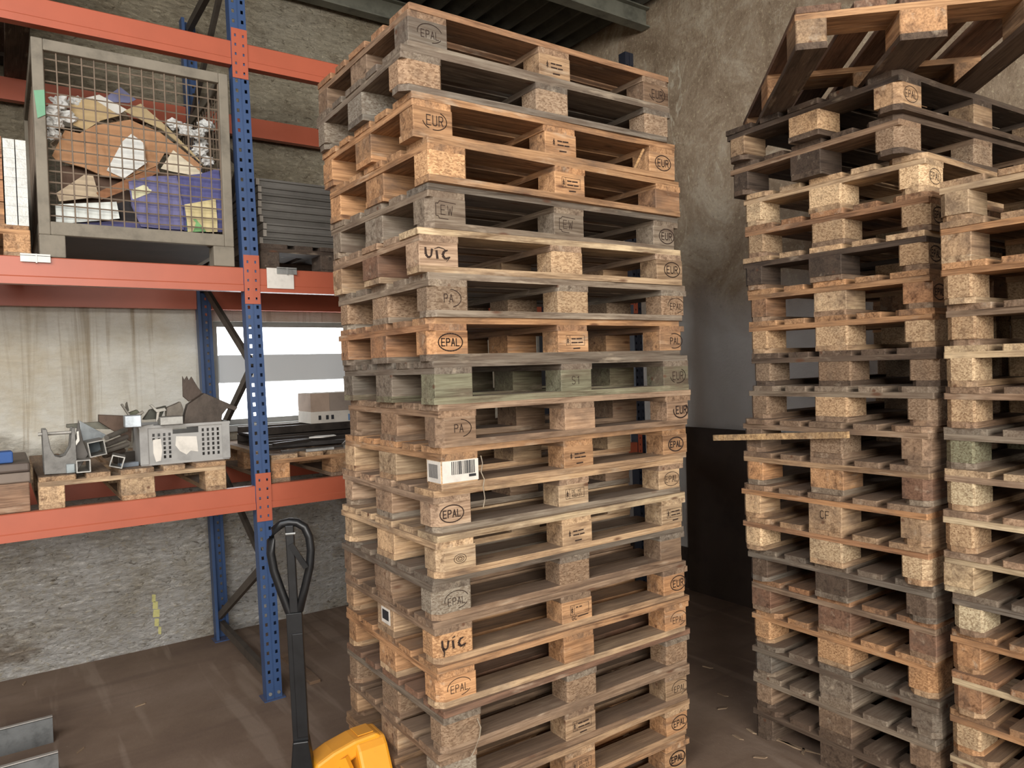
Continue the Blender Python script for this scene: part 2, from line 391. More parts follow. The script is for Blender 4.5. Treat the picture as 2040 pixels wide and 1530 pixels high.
# ------------------------------------------------------------------ brand marks (thin burnt strokes)
GL = {
 'E': [[(.6,0),(0,0),(0,1),(.6,1)], [(0,.5),(.5,.5)]], 'P': [[(0,0),(0,1),(.45,1),(.6,.88),(.6,.62),(.45,.5),(0,.5)]],
 'A': [[(0,0),(.32,1),(.64,0)], [(.12,.36),(.52,.36)]], 'L': [[(0,1),(0,0),(.55,0)]],
 'U': [[(0,1),(0,.15),(.15,0),(.45,0),(.6,.15),(.6,1)]], 'R': [[(0,0),(0,1),(.45,1),(.6,.88),(.6,.62),(.45,.5),(0,.5)], [(.3,.5),(.62,0)]],
 'W': [[(0,1),(.18,0),(.35,.7),(.52,0),(.7,1)]], 'D': [[(0,0),(0,1),(.4,1),(.6,.8),(.6,.2),(.4,0),(0,0)]],
 'H': [[(0,0),(0,1)], [(.55,0),(.55,1)], [(0,.5),(.55,.5)]], 'G': [[(.6,.85),(.45,1),(.15,1),(0,.8),(0,.2),(.15,0),(.45,0),(.6,.2),(.6,.45),(.35,.45)]],
 'C': [[(.6,.85),(.45,1),(.15,1),(0,.8),(0,.2),(.15,0),(.45,0),(.6,.15)]], 'S': [[(.6,.9),(.4,1),(.1,1),(0,.8),(.1,.55),(.5,.45),(.6,.2),(.45,0),(.1,0),(0,.12)]],
 '1': [[(.1,.8),(.3,1),(.3,0)]], '2': [[(0,.8),(.2,1),(.5,1),(.6,.75),(0,0),(.6,0)]], '4': [[(.45,0),(.45,1),(0,.35),(.6,.35)]],
 '0': [[(.1,0),(0,.2),(0,.8),(.1,1),(.5,1),(.6,.8),(.6,.2),(.5,0),(.1,0)]], '8': [[(.15,.5),(0,.7),(.1,1),(.5,1),(.6,.7),(.45,.5),(.15,.5),(0,.25),(.1,0),(.5,0),(.6,.25),(.45,.5)]],
 '7': [[(0,1),(.6,1),(.25,0)]], '5': [[(.6,1),(.05,1),(0,.55),(.4,.6),(.6,.4),(.5,.08),(.3,0),(0,.05)]], 'F': [[(0,0),(0,1),(.6,1)], [(0,.5),(.5,.5)]], '-': [[(.1,.5),(.5,.5)]],
}
def strokes(mb, lines, w, z=0.0):
    for pl in lines:
        for (x0, y0), (x1, y1) in zip(pl, pl[1:]):
            d = Vector((x1-x0, y1-y0)); L = d.length
            if L < 1e-6: continue
            d /= L; n = Vector((-d.y, d.x))*w/2; e = d*w*.35
            a = (x0-e.x, y0-e.y); b = (x1+e.x, y1+e.y)
            mb.add([(a[0]-n.x, a[1]-n.y, z), (b[0]-n.x, b[1]-n.y, z), (b[0]+n.x, b[1]+n.y, z), (a[0]+n.x, a[1]+n.y, z)], [(0, 1, 2, 3)])
def text_lines(s, h, cx, cy, squeeze=1.0):
    wd = sum((.35 if c == ' ' else .94) for c in s)*h*squeeze-.34*h*squeeze; x = cx-wd/2; out = []
    for c in s:
        if c == ' ': x += .35*h*squeeze; continue
        for pl in GL[c]: out.append([(x+p*h*squeeze, cy-h/2+q*h) for p, q in pl])
        x += .94*h*squeeze
    return out
def oval(rx, ry, a0=0, a1=360, n=28):
    return [[(rx*cos(radians(a0+(a1-a0)*i/n)), ry*sin(radians(a0+(a1-a0)*i/n))) for i in range(n+1)]]
def ribbon(mb, pts):   # calligraphic stroke: (x, y, width)
    for (x0, y0, w0), (x1, y1, w1) in zip(pts, pts[1:]):
        d = Vector((x1-x0, y1-y0)).normalized(); n = Vector((-d.y, d.x))
        mb.add([(x0-n.x*w0/2, y0-n.y*w0/2, 0), (x1-n.x*w1/2, y1-n.y*w1/2, 0), (x1+n.x*w1/2, y1+n.y*w1/2, 0), (x0+n.x*w0/2, y0+n.y*w0/2, 0)], [(0, 1, 2, 3)])
MARK = {}
def mark_mesh(kind):
    if kind in MARK: return MARK[kind]
    mb = MB()
    if kind == 'epal': strokes(mb, oval(.046, .029)+text_lines('EPAL', .024, 0, 0, .82), 0.0039)
    elif kind == 'epal_thin': strokes(mb, oval(.045, .029)+text_lines('EPAL', .026, 0, 0, .8), 0.0024)
    elif kind == 'epal_bold': strokes(mb, oval(.045, .029)+text_lines('EPAL', .023, 0, 0, .86), 0.0054)
    elif kind == 'eur': strokes(mb, oval(.044, .030)+text_lines('EUR', .028, 0, 0, .85), 0.0039)
    elif kind == 'eur_bold': strokes(mb, oval(.042, .031, 170, 400)+text_lines('EUR', .03, .003, .002, .8), 0.0054)
    elif kind == 'eur_worn': strokes(mb, oval(.044, .030, -100, 60)+oval(.044, .03, 190, 240, 8)+text_lines('EUR', .032, 0, 0, .75), 0.0030)
    elif kind == 'pal': strokes(mb, oval(.046, .030, -110, 110)+text_lines('PAL', .026, .004, 0, .85), 0.0036)
    elif kind == 'pal_worn': strokes(mb, oval(.046, .030, -70, 80)+text_lines('PA', .026, -.002, 0, .8), 0.0027)
    elif kind == 'epal_worn': strokes(mb, oval(.046, .030, 20, 190)+oval(.046, .03, 280, 330, 8)+text_lines('EPAL', .024, 0, -.004, .8), 0.0024)
    elif kind == 'ew': strokes(mb, [[(.03, .024), (-.032, .028), (-.038, .02), (-.046, .02), (-.046, -.02), (-.038, -.02), (-.034, -.028), (0, -.029)]]+text_lines('EW', .03, -.006, 0, .9), .0022)
    elif kind == 'of': strokes(mb, text_lines('CF', .03, 0, 0, .8), .003)
    elif kind == 's1': strokes(mb, text_lines('S1', .028, 0, 0, .9), .0022)
    elif kind in ('uic', 'uic_up'):
        f = 1
        q = lambda L: ribbon(mb, [(x, y*f, w) for x, y, w in L])
        q([(-.046, .020, .007), (-.045, -.004, .009), (-.036, -.014, .007), (-.026, -.008, .006), (-.022, .016, .008)])
        q([(-.006, .012, .008), (-.003, -.016, .009)])
        if kind == 'uic': q([(-.014, .016, .002), (.002, .022, .004), (.018, .019, .003), (.032, .012, .002)])
        else: q([(-.008, .020, .003), (.004, .024, .005)])
        q([(.036, .014, .004), (.022, .010, .008), (.016, -.004, .010), (.026, -.015, .008), (.044, -.008, .004), (.030, -.024, .0015)])
        if kind == 'uic_up': q([(-.044, -.006, .008), (-.038, -.022, .006), (-.041, -.036, .003)])
    elif kind in ('stamp', 'stamp_gc', 'stamp_text', 'stamp_worn'):
        if kind != 'stamp_worn': strokes(mb, [[(-.044, .022), (.044, .022), (.044, -.014), (-.044, -.014), (-.044, .022)], [(-.026, .022), (-.026, -.014)]], .0014)
        strokes(mb, [[(-.036, -.008), (-.036, .016)], [(-.040, .004), (-.036, .012), (-.032, .004)], [(-.040, -.004), (-.036, .004), (-.032, -.004)]], .0024)
        if kind == 'stamp_gc': strokes(mb, text_lines('GC', .014, -.026, -.026), .0022); strokes(mb, [[(-.008, -.024), (.04, -.022)], [(-.016, .012), (-.008, .012)], [(.0, .012), (.01, .012)]], .004)
        elif kind == 'stamp_text': strokes(mb, text_lines('DE-HE', .011, .008, .011, .95)+text_lines('480127', .011, .008, -.005, .8), .0014)
        else: strokes(mb, [[(-.018, .010), (.0, .010)], [(.006, .010), (.030, .011)], [(-.018, -.004), (.008, -.004)], [(.014, -.004), (.034, -.003)], [(-.01, -.026), (.02, -.025)]], .005)
    m = mb.mesh('brand_mark', 'ink'); MARK[kind] = m; return m

# ------------------------------------------------------------------ pallets (1200 x 800 x 144)
WC = {'orange': (205, 163, 122), 'pale': (216, 190, 156), 'tan': (194, 166, 134), 'brown': (160, 137, 115), 'grey': (157, 147, 133),
      'dark': (106, 91, 78), 'green': (143, 143, 120), 'red': (148, 116, 96), 'pink': (192, 166, 141), 'cream': (225, 207, 174),
      'coal': (86, 75, 66), 'slate': (136, 129, 119), 'ruddy': (180, 141, 108)}
BM = {}
def board_mesh(L, w, cham, var, t=.022):
    key = ('b', L, w, cham, var, t)
    if key in BM: return BM[key]
    r = random.Random(repr(key)); c = .026 if cham else .004; hl, hw = L/2, w/2; e = lambda: r.uniform(-.0016, .0016)
    wane = r.random() < .3
    lo = [(-hl+c+(L-2*c)*i/4, -hw+e()) for i in range(5)]; hi = [(hl-c-(L-2*c)*i/4, hw+e()) for i in range(5)]
    if wane:
        k = r.randrange(1, 4); lo[k] = (lo[k][0], lo[k][1]+.007)
    poly = lo+[(hl, -hw+c), (hl+e(), hw-c)]+hi+[(-hl, hw-c), (-hl+e(), -hw+c)]
    m = MB().prism(poly, -t/2, t/2).mesh('board', 'wood'); BM[key] = m; return m
def block_mesh(w, d, corner, mat):
    key = ('k', w, d, corner, mat)
    if key in BM: return BM[key]
    hw, hd, h = w/2, d/2, .039; b = .003
    pts = []
    for sx, sy in ((-1, -1), (1, -1), (1, 1), (-1, 1)):
        c = .024 if corner == (sx, sy) else (b if mat == 'wood' else .007)
        p = [(sx*hw, sy*(hd-c)), (sx*(hw-c), sy*hd)]
        if sx*sy < 0: p = p[::-1]
        pts += p
    m = MB().prism(pts, -h, h).mesh('block', mat); BM[key] = m; return m
def jit(rng, name, k=.07):
    r, g, b = WC[name]; f = 1+rng.uniform(-k, k); q = rng.uniform(-.02, .02)
    return rgb(max(0, min(255, r*f*(1+q))), max(0, min(255, g*f)), max(0, min(255, b*f*(1-q))))
SEED = [0]
def pallet(label, N, z, yaw, deck='tan', st=None, blk='tan', bot=None, chip=False, cham=True, marks=(), group=None, blocks=None, missing=(), front=None):
    """N: corner (local x=0, y=0); blocks: {index: (colour, material)}; marks: [(block index, face, kind)]; front: colour of the deck board over the y=0 edge"""
    SEED[0] += 1; rng = random.Random(SEED[0]*7+3)
    st = st or deck; bot = bot or deck; blocks = blocks or {}
    c, s = cos(yaw), sin(yaw); ctr = (N[0]+c*.6-s*.4, N[1]+s*.6+c*.4, z)
    root = thing('wooden_pallet', label, 'pallet', ctr, yaw, group)
    for i, (y, w) in enumerate(((.05, .1), (.4, .145), (.75, .1))):
        link('bottom_board', board_mesh(1.2, w, cham and i != 1, rng.randrange(3)), root, (rng.uniform(-.003, .003), y-.4, .011), (0, 0, pi*rng.randrange(2)), jit(rng, bot))
    obs = {}
    for j, (y, d) in enumerate(((.05, .1), (.4, .145), (.75, .1))):
        for i, x in enumerate((.0725, .6, 1.1275)):
            k = j*3+i
            cn, mt = blocks.get(k, (blk, 'chip' if chip else 'wood'))
            cor = None
            if cham and i != 1 and j != 1: cor = (-1 if i == 0 else 1, -1 if j == 0 else 1)
            o = link('block', block_mesh(.145, d, cor, mt), root, (x-.6+rng.uniform(-.004, .004), y-.4+(rng.uniform(-.003, .003) if j == 1 else 0), .061), (0, 0, 0), jit(rng, cn, .1))
            obs[k] = (o, d)
    for i, x in enumerate((.0725, .6, 1.1275)):
        if ('st', i) in missing: continue
        link('stretcher_board', board_mesh(.8, .145, False, rng.randrange(3)), root, (x-.6+rng.uniform(-.004, .004), 0, .111), (0, 0, pi/2), jit(rng, st))
    for i, (y, w) in enumerate(((.0725, .145), (.2365, .1), (.4, .145), (.5635, .1), (.7275, .145))):
        if ('dk', i) in missing: continue
        link('deck_board', board_mesh(1.2, w, cham and i in (0, 4) and rng.random() < .35, rng.randrange(3)), root, (rng.uniform(-.005, .005), y-.4+rng.uniform(-.003, .003), .133), (0, 0, pi*rng.randrange(2)),
             jit(rng, front if (front and i == 0) else deck))
    for k, face, kind in marks:
        o, d = obs[k]
        if face == 'f': link('brand_mark', mark_mesh(kind), o, (rng.uniform(-.004, .012), -d/2-.0008, 0), (pi/2, 0, 0))
        else: link('brand_mark', mark_mesh(kind), o, (-.0725-.0008, 0, 0), (pi/2, 0, -pi/2))
    return root, obs
ORD = ['', 'top', 'second', 'third', 'fourth', 'fifth', 'sixth', 'seventh', 'eighth', 'ninth', 'tenth', 'eleventh', 'twelfth', 'thirteenth', 'fourteenth',
       'fifteenth', 'sixteenth', 'seventeenth', 'eighteenth', 'nineteenth', 'twentieth']
PH = .144
MAIN_POS = [(1.113,2.113,0),(1.079,2.099,-.023),(1.11,2.098,-.013),(1.147,2.065,.024),(1.152,2.09,.02),(1.122,2.1,-.026),(1.152,2.092,-.013),(1.156,2.109,-.009),(1.163,2.105,-.019),
 (1.177,2.109,-.019),(1.184,2.111,.012),(1.166,2.136,-.006),(1.156,2.105,.009),(1.147,2.123,-.007),(1.144,2.119,-.015),(1.142,2.108,-.012),(1.149,2.088,.009),(1.139,2.11,-.014),(1.127,2.095,-.004),(1.116,2.091,-.001)]
G, S_ = 'chip', 'wood'
MAIN = [
 ('ruddy-decked', dict(deck='ruddy', st='brown', blk='brown', bot='grey', cham=False, blocks={0: ('slate', S_), 1: ('tan', S_)}, marks=[(0,'f','epal_worn'),(1,'f','stamp_worn'),(2,'f','eur_worn')])),
 ('grey weathered', dict(deck='slate', blk='brown', chip=True, blocks={0: ('brown', G), 3: ('slate', G), 6: ('slate', G)})),
 ('orange', dict(deck='orange', blk='orange', cham=False, marks=[(0,'f','eur_worn'),(1,'f','stamp_worn'),(2,'f','eur')])),
 ('bright orange', dict(deck='orange', blk='orange', st='orange', cham=False, blocks={0: ('orange', G), 2: ('ruddy', S_)}, marks=[(1,'f','stamp')])),
 ('grey', dict(deck='grey', blk='grey', front='slate', marks=[(0,'f','ew'),(1,'f','ew'),(2,'f','eur')])),
 ('pale beige', dict(deck='pink', blk='tan', front='cream', bot='pale', cham=False, blocks={0: ('pink', S_), 1: ('tan', G), 3: ('red', S_)}, marks=[(0,'f','uic'),(2,'f','eur')])),
 ('greyish chip-block', dict(deck='grey', blk='brown', chip=True, blocks={1: ('tan', G)}, marks=[(0,'f','pal_worn'),(2,'f','epal_worn')])),
 ('orange', dict(deck='ruddy', blk='orange', front='orange', bot='slate', marks=[(0,'f','epal'),(1,'f','stamp'),(2,'f','pal')], blocks={3: ('ruddy', S_), 6: ('ruddy', S_)})),
 ('green-tinged', dict(deck='slate', blk='green', bot='green', cham=False, blocks={0: ('green', S_), 3: ('slate', S_), 6: ('slate', S_)}, marks=[(1,'f','s1'),(2,'f','eur_worn')])),
 ('dusky brown', dict(deck='brown', blk='brown', bot='brown', front='pink', blocks={1: ('pink', S_), 2: ('pink', S_)}, marks=[(0,'f','pal_worn'),(2,'f','eur_bold')])),
 ('light orange', dict(deck='orange', blk='pale', bot='tan', cham=False, blocks={2: ('orange', S_), 1: ('orange', S_)}, marks=[(1,'f','stamp_worn'),(2,'f','epal_bold')])),
 ('pale tan', dict(deck='pink', blk='pink', bot='grey', front='pale', blocks={1: ('pale', S_), 2: ('pale', S_)}, marks=[(0,'f','epal'),(1,'f','stamp_text'),(2,'f','epal_thin')])),
 ('fresh pale', dict(deck='pale', blk='pale', front='cream', bot='pale', marks=[(1,'f','stamp_worn'),(2,'f','stamp')])),
 ('grey-brown', dict(deck='slate', blk='brown', bot='brown', blocks={0: ('grey', G), 1: ('brown', G), 2: ('brown', S_)}, marks=[(0,'f','epal_worn')])),
 ('tan', dict(deck='brown', blk='tan', bot='tan', front='brown', blocks={0: ('orange', G), 1: ('orange', S_), 2: ('orange', S_)}, marks=[(0,'f','uic_up'),(1,'f','stamp_gc'),(2,'f','eur')])),
 ('light orange', dict(deck='orange', blk='orange', bot='pale', marks=[(0,'f','epal_worn'),(2,'f','epal_worn')])),
 ('chip-block', dict(deck='red', blk='brown', st='grey', front='red', bot='brown', chip=True)),
 ('brown', dict(deck='brown', blk='tan', bot='brown', blocks={0: ('grey', G)}, marks=[(1,'f','stamp'),(2,'f','epal_worn')])),
 ('reddish tan', dict(deck='tan', blk='orange', bot='tan', marks=[(1,'f','stamp_text'),(2,'f','epal')])),
 ('orange-tan', dict(deck='orange', blk='orange', bot='tan', marks=[(0,'f','epal'),(1,'f','stamp'),(2,'f','epal_bold')])),
]
NOTE = {1: ' with a darkened brand', 3: ' branded EUR', 6: ' branded UIC', 8: ' branded EPAL', 9: '', 11: ' with barcode label', 12: ' branded EPAL', 15: ' with flourished UIC brand'}
barcode_block = None
for i, (nm, spec) in enumerate(MAIN):
    x, y, t = MAIN_POS[i]
    place = 'bottom pallet' if i == 19 else '%s pallet%s' % (ORD[i+1], '' if i == 0 else ' from the top')
    lab = '%s pallet%s, %s of the stack beside the jack' % (nm, NOTE.get(i+1, ''), place.replace(' pallet', ''))
    root, obs = pallet(lab, (x, y), (19-i)*PH, t, group='tall pallet stack beside the jack', **spec)
    if i == 10:
        b = obs[0][0]
        lb = MB().box(-.069, .0725, -.0522, -.0506, -.035, .037).obj('barcode_label', 'label', b)
        mb = MB(); r = random.Random(5); xx = -.034
        while xx < .056:
            w = r.choice((.0016, .0016, .003, .0046)); mb.box(xx, xx+w, -.0529, -.0523, -.010, .034); xx += w+r.choice((.0016, .002, .0036))
        mb.box(.034, .062, -.0529, -.0523, -.022, -.013)
        mb.obj('printed_bars', 'print', b)
        mb = MB().box(-.0746, -.0730, -.048, .04, -.035, .037); mb.obj('barcode_label', 'label', b)
        mb = MB(); yy = -.03
        while yy < .03:
            mb.box(-.0754, -.0747, yy, yy+.002, -.02, .026); yy += .005
        mb.obj('printed_bars', 'print', b)
        o = MB().tube([(.150, -.006, .106), (.154, -.009, .08), (.148, -.008, .05), (.158, -.011, .025), (.152, -.012, 0), (.156, -.014, -.04), (.15, -.012, -.07)], .002, 5).obj('torn_twine', 'string', None, (x, y, (19-i)*PH)); tag(o, 'torn grey twine hanging beside the barcode label', 'twine')
    if i == 12:
        b = obs[0][0]
        ring = MB()
        for rr in (.006, .012, .019): strokes(ring, oval(rr*1.25, rr*.8), .0018)
        ring.obj('knot', 'ink', b, (.008, -.0512, -.004), (pi/2, 0, 0))
    if i == 14:
        b = obs[3][0]
        MB().box(-.0752, -.0738, -.045, .03, -.024, .034).obj('torn_label', 'label', b)
        MB().box(-.0760, -.0753, -.034, .02, -.010, .026).obj('printed_patch', 'print', b)
    if i == 16:
        o = MB().tube([(.125, -.004, .09), (.133, -.012, .06), (.125, -.014, .03), (.105, -.012, -.01), (.085, -.01, -.035)], .002, 5).obj('loose_strap', 'string', None, (x, y, (19-i)*PH)); tag(o, 'thin pale strap dangling from the chip-block pallet', 'strap')
    if i == 2:
        MB().bar((-.145, -.025, -.05), (-.085, -.03, .05), .004, .009).obj('splinter', 'wood', obs[2][0], col=rgb(220, 180, 130))

R_POS = [(2.69,1.36,-.055),(2.738,1.385,-.06),(2.815,1.333,.01),(2.815,1.325,.015),(2.803,1.331,.01),(2.807,1.322,-.006),(2.796,1.311,0),(2.785,1.292,-.005),(2.758,1.289,-.005),
 (2.72,1.293,.008),(2.711,1.287,0),(2.697,1.29,.005),(2.699,1.29,.008),(2.729,1.29,0),(2.753,1.294,-.006),(2.76,1.305,-.005),(2.756,1.292,.01),(2.753,1.298,0),(2.751,1.297,0)]
RIGHT = [
 ('dark weathered', dict(deck='coal', st='coal', bot='dark', blk='tan', blocks={0: ('tan', S_), 3: ('tan', G), 6: ('tan', S_)}, marks=[(0,'f','epal_thin')])),
 ('dark brown', dict(deck='dark', st='brown', bot='dark', blk='brown', chip=True, blocks={3: ('coal', S_), 6: ('coal', S_)})),
 ('fresh light', dict(deck='pale', blk='pale', st='pale', bot='pale', blocks={3: ('pale', G), 6: ('pale', G), 0: ('pale', G)}, marks=[(0,'f','epal_thin')])),
 ('red-brown', dict(deck='ruddy', blk='tan', bot='brown', chip=True, marks=[(0,'f','epal')])),
 ('blackish', dict(deck='pale', st='coal', blk='tan', bot='brown', chip=True, blocks={3: ('coal', S_), 6: ('coal', S_)}, marks=[(0,'f','epal')])),
 ('orange-brown', dict(deck='orange', blk='ruddy', bot='brown', blocks={3: ('pale', S_)}, marks=[(0,'f','epal')])),
 ('orange', dict(deck='orange', blk='tan', bot='tan', chip=True)),
 ('dark brown', dict(deck='dark', blk='brown', bot='dark', chip=True)),
 ('dull grey-brown', dict(deck='grey', blk='brown', bot='brown', chip=True, blocks={3: ('tan', G)})),
 ('dull brown', dict(deck='brown', st='brown', blk='brown', bot='brown', blocks={3: ('brown', G)})),
 ('tan', dict(deck='brown', st='tan', blk='orange', bot='grey', blocks={0: ('red', S_)})),
 ('light tan', dict(deck='brown', st='orange', blk='tan', bot='tan', blocks={6: ('pale', S_)}, marks=[(3,'l','of')])),
 ('tan', dict(deck='tan', st='ruddy', blk='pale', bot='tan', chip=True)),
 ('dark grey', dict(deck='slate', st='slate', blk='dark', bot='slate')),
 ('reddish', dict(deck='ruddy', st='brown', blk='red', bot='brown', cham=False)),
 ('orange', dict(deck='orange', st='orange', blk='orange', bot='tan', chip=True)),
 ('grey', dict(deck='slate', st='slate', blk='slate', bot='grey', cham=True)),
 ('grey-brown', dict(deck='grey', st='grey', blk='brown', bot='dark')),
 ('dark brown', dict(deck='dark', st='dark', blk='dark', bot='dark', blocks={3: ('dark', S_)})),
]
for i, (nm, spec) in enumerate(RIGHT):
    x, y, t = R_POS[i]
    place = 'bottom' if i == 18 else ('top' if i == 0 else ORD[i+1]+' from the top')
    pallet('%s wooden pallet, %s of the stack under the crosswise pallet' % (nm, place), (x, y), (18-i)*PH, t, group='pallet stack under the crosswise pallet', **spec)
# pallet laid crosswise on top
ph = radians(45.5)
pallet('wooden pallet laid crosswise on the top of a stack, overhanging it', (2.236+.8*sin(ph), 1.470-.8*cos(ph)), 19*PH, ph, deck='red', st='orange', blk='orange', bot='dark',
       blocks={0: ('tan', S_), 3: ('orange', S_), 6: ('tan', S_)}, cham=False)
S_POS = [(2.729,1.251),(2.722,1.245),(2.722,1.242),(2.739,1.242),(2.735,1.245),(2.74,1.25),(2.75,1.255),(2.72,1.245),(2.711,1.246),(2.707,1.247),(2.722,1.225),(2.747,1.246),(2.735,1.235),(2.746,1.25),(2.744,1.25),(2.74,1.245)]
THIRD = [
 ('light tan', dict(deck='tan', st='pale', blk='pale', bot='tan')), ('tan', dict(deck='tan', st='orange', blk='tan', bot='pale', cham=False)), ('yellowish', dict(deck='orange', st='orange', blk='tan', bot='pale', chip=True)),
 ('dull brown', dict(deck='brown', st='brown', blk='tan', bot='brown', chip=True)), ('cream', dict(deck='cream', st='cream', blk='pale', bot='pale', chip=True)),
 ('brownish', dict(deck='brown', st='pink', blk='tan', bot='brown', chip=True)), ('greenish grey', dict(deck='grey', st='grey', blk='green', bot='grey', chip=True)),
 ('pinkish', dict(deck='pale', st='pink', blk='cream', bot='tan', chip=True)), ('pale pink', dict(deck='pink', st='cream', blk='tan', bot='tan', chip=True)),
 ('fresh pale', dict(deck='pink', st='cream', blk='cream', bot='cream', cham=False)), ('slate-decked', dict(deck='slate', st='slate', blk='cream', bot='brown', chip=True)),
 ('orange', dict(deck='orange', st='orange', blk='orange', bot='orange')), ('orange-brown', dict(deck='ruddy', st='cream', blk='ruddy', bot='tan')),
 ('light orange', dict(deck='orange', st='orange', blk='pale', bot='orange', chip=True)), ('tan', dict(deck='tan', st='cream', blk='tan', bot='tan', chip=True)), ('tan', dict(deck='tan', blk='tan', chip=True)),
]
for i, (nm, spec) in enumerate(THIRD):
    x, y = S_POS[i]
    place = 'bottom' if i == 15 else ('top' if i == 0 else ORD[i+1]+' from the top')
    pallet('%s wooden pallet, %s of the lower stack at the aisle' % (nm, place), (x, y-.8), (15-i)*PH, random.Random(i+40).uniform(-.008, .008), group='lower pallet stack at the aisle', **spec)
# loose lath sticking out of the stack
a = on_x(1423, 872, 2.685); b = on_x(1690, 866, 2.685)
o = MB().bar((0, 0, 0), (b-a), .018, .026).obj('loose_lath', 'wood', None, a, col=rgb(226, 194, 148)); tag(o, 'pale loose wooden lath sticking sideways out of a pallet stack', 'lath')
# ------------------------------------------------------------------ pallet rack
rack = thing('pallet_rack', 'pallet rack of blue perforated uprights and orange beams along the plaster wall', 'rack', (1.118, 3.85, 0))
RO = Vector((1.118, 3.85, 0)); YR = 4.93-3.85
def upright(xb, yb, tilt, h, flip, name='upright', paint='blue'):
    w, d = .08, .065
    holes = []
    k = 0; z = .10
    while z < h-.06:
        for cx in (-.022, .022): holes.append((cx-.0065, cx+.0065, z-.009, z+.009))
        z += .05
    mb = MB(); sg = -1 if flip else 1
    Mx = T(0, 0, 0) if not flip else T(0, 0, 0, 0, 0, pi)
    mb.plate(w/2-.003, h, [q for q in holes if q[0] < 0], .003, Mx, -w/2, 0)
    mb.plate(w/2-.003, h, [q for q in holes if q[0] > 0], .003, Mx, .003, 0)
    mb.box(-.0035, .0035, .004, .008, 0, h, Mx)
    for sx in (-1, 1):
        x0, x1 = sorted((sx*w/2, sx*(w/2-.003))); mb.box(x0, x1, .003, d, 0, h, Mx)
        x0, x1 = sorted((sx*w/2, sx*(w/2-.018))); mb.box(x0, x1, d, d+.003, 0, h, Mx)
    o = mb.obj(name, paint, rack, (xb-RO.x, yb, 0), (0, tilt, 0))
    bp = MB().box(-.055, .055, -.012*sg if sg > 0 else -.09, .09 if sg > 0 else .012, 0, .006); bp.obj('base_plate', paint, o)
    if not flip:
        for sx in (-.022, .022): MB().tube([(sx, -.006, .035), (sx, .001, .035)], .009, 8).obj('bolt', 'galv', o)
    return o
FR = [(-1.66, -.012, 3.95), (1.118, -.0165, 3.95), (3.85, -.009, 3.95)]
def fx(k, z): return FR[k][0]+FR[k][1]*z
for k, (xb, tl, hh) in enumerate(FR):
    pt = 'navy' if k == 2 else 'blue'  # far frame in a darker blue than the other two
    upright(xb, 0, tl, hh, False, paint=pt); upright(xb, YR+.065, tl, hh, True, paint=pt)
    zs = [.16, .68, 1.21, 1.73, 2.26, 2.78, 3.32, 3.84]
    for i in range(len(zs)-1):
        y0, y1 = (YR-.0, .07) if i % 2 == 0 else (.07, YR-.0)
        p = Vector((fx(k, zs[i])-RO.x+(.012 if i % 2 else -.012), y0, zs[i])); q = Vector((fx(k, zs[i+1])-RO.x+(.012 if i % 2 else -.012), y1, zs[i+1]))
        MB().bar(p, q, .022, .045).obj('diagonal_brace', 'brace', rack)
    for z in (.10, 3.88):
        MB().bar((fx(k, z)-RO.x, .068, z), (fx(k, z)-RO.x, YR-.003, z), .03, .05).obj('horizontal_brace', 'brace', rack)
BZ = [(1.005, 1.128), (2.130, 2.252), (3.275, 3.398)]
def beam(k0, k1, z0, z1, back):
    zc = (z0+z1)/2; xa = fx(k0, zc)+.041; xb = fx(k1, zc)-.041; L = xb-xa
    prof = [(0, 0), (0, .032), (.004, .037), (.004, z1-z0-.004), (.008, z1-z0), (.05, z1-z0), (.05, 0)]
    y = 0.0
    if back: prof = [(-p, q) for p, q in prof]; y = YR+.065
    o = MB().prism(prof, 0, L, 'x').obj('beam', 'orange', rack, (xa-RO.x, y+(-.0 if not back else 0), z0))
    for end in (0, 1):
        cx = (.0 if end == 0 else L)
        x0, x1 = (cx-.041, cx-.002) if end == 0 else (cx+.002, cx+.041)
        zb = z0 - (zc-.125) 
        hs = []
        for q in range(5):
            for dx in ((.013, .021) if q % 2 == 0 else (.017, .025)): pass
            hs.append(((x0+x1)/2-.005, (x0+x1)/2+.004, .02+.047*q, .034+.047*q))
        yy = -.005 if not back else .005
        pl = MB().plate(x1-x0, .25, [(a, b, c, d) for a, b, c, d in hs], .004, T(0, yy if not back else .001, -(.25-(z1-z0))/2), x0, 0)
        pl.obj('connector_plate', 'orange', o)
    return o
for z0, z1 in BZ:
    for k in (0, 1):
        for back in (False, True): beam(k, k+1, z0, z1, back)
def on_rack(o): o.parent = rack; o.location = Vector(o.location)-RO; return o
# paper note and steel clips on the middle beam
FY = 3.85
o = MB().box(1.157, 1.298, FY-.007, FY-.0045, 2.150, 2.256).obj('paper_note', 'label'); tag(o, 'blank yellowed paper note stuck on an orange beam', 'paper note')
for j, (a, b, lab) in enumerate(((1.209, 1.314, 'galvanised beam clip over the paper note'), (.094, .206, 'galvanised beam clip under the mesh box corner'))):
    mb = MB(); mb.box(a, b, FY-.012, FY-.0075, 2.226, 2.262); mb.box(a, b, FY-.012, FY+.05, 2.2525, 2.2545)
    mb.box((a+b)/2, (a+b)/2+.006, FY-.016, FY-.012, 2.222, 2.262); o = mb.obj('beam_clip', 'galv'); tag(o, lab, 'clip')

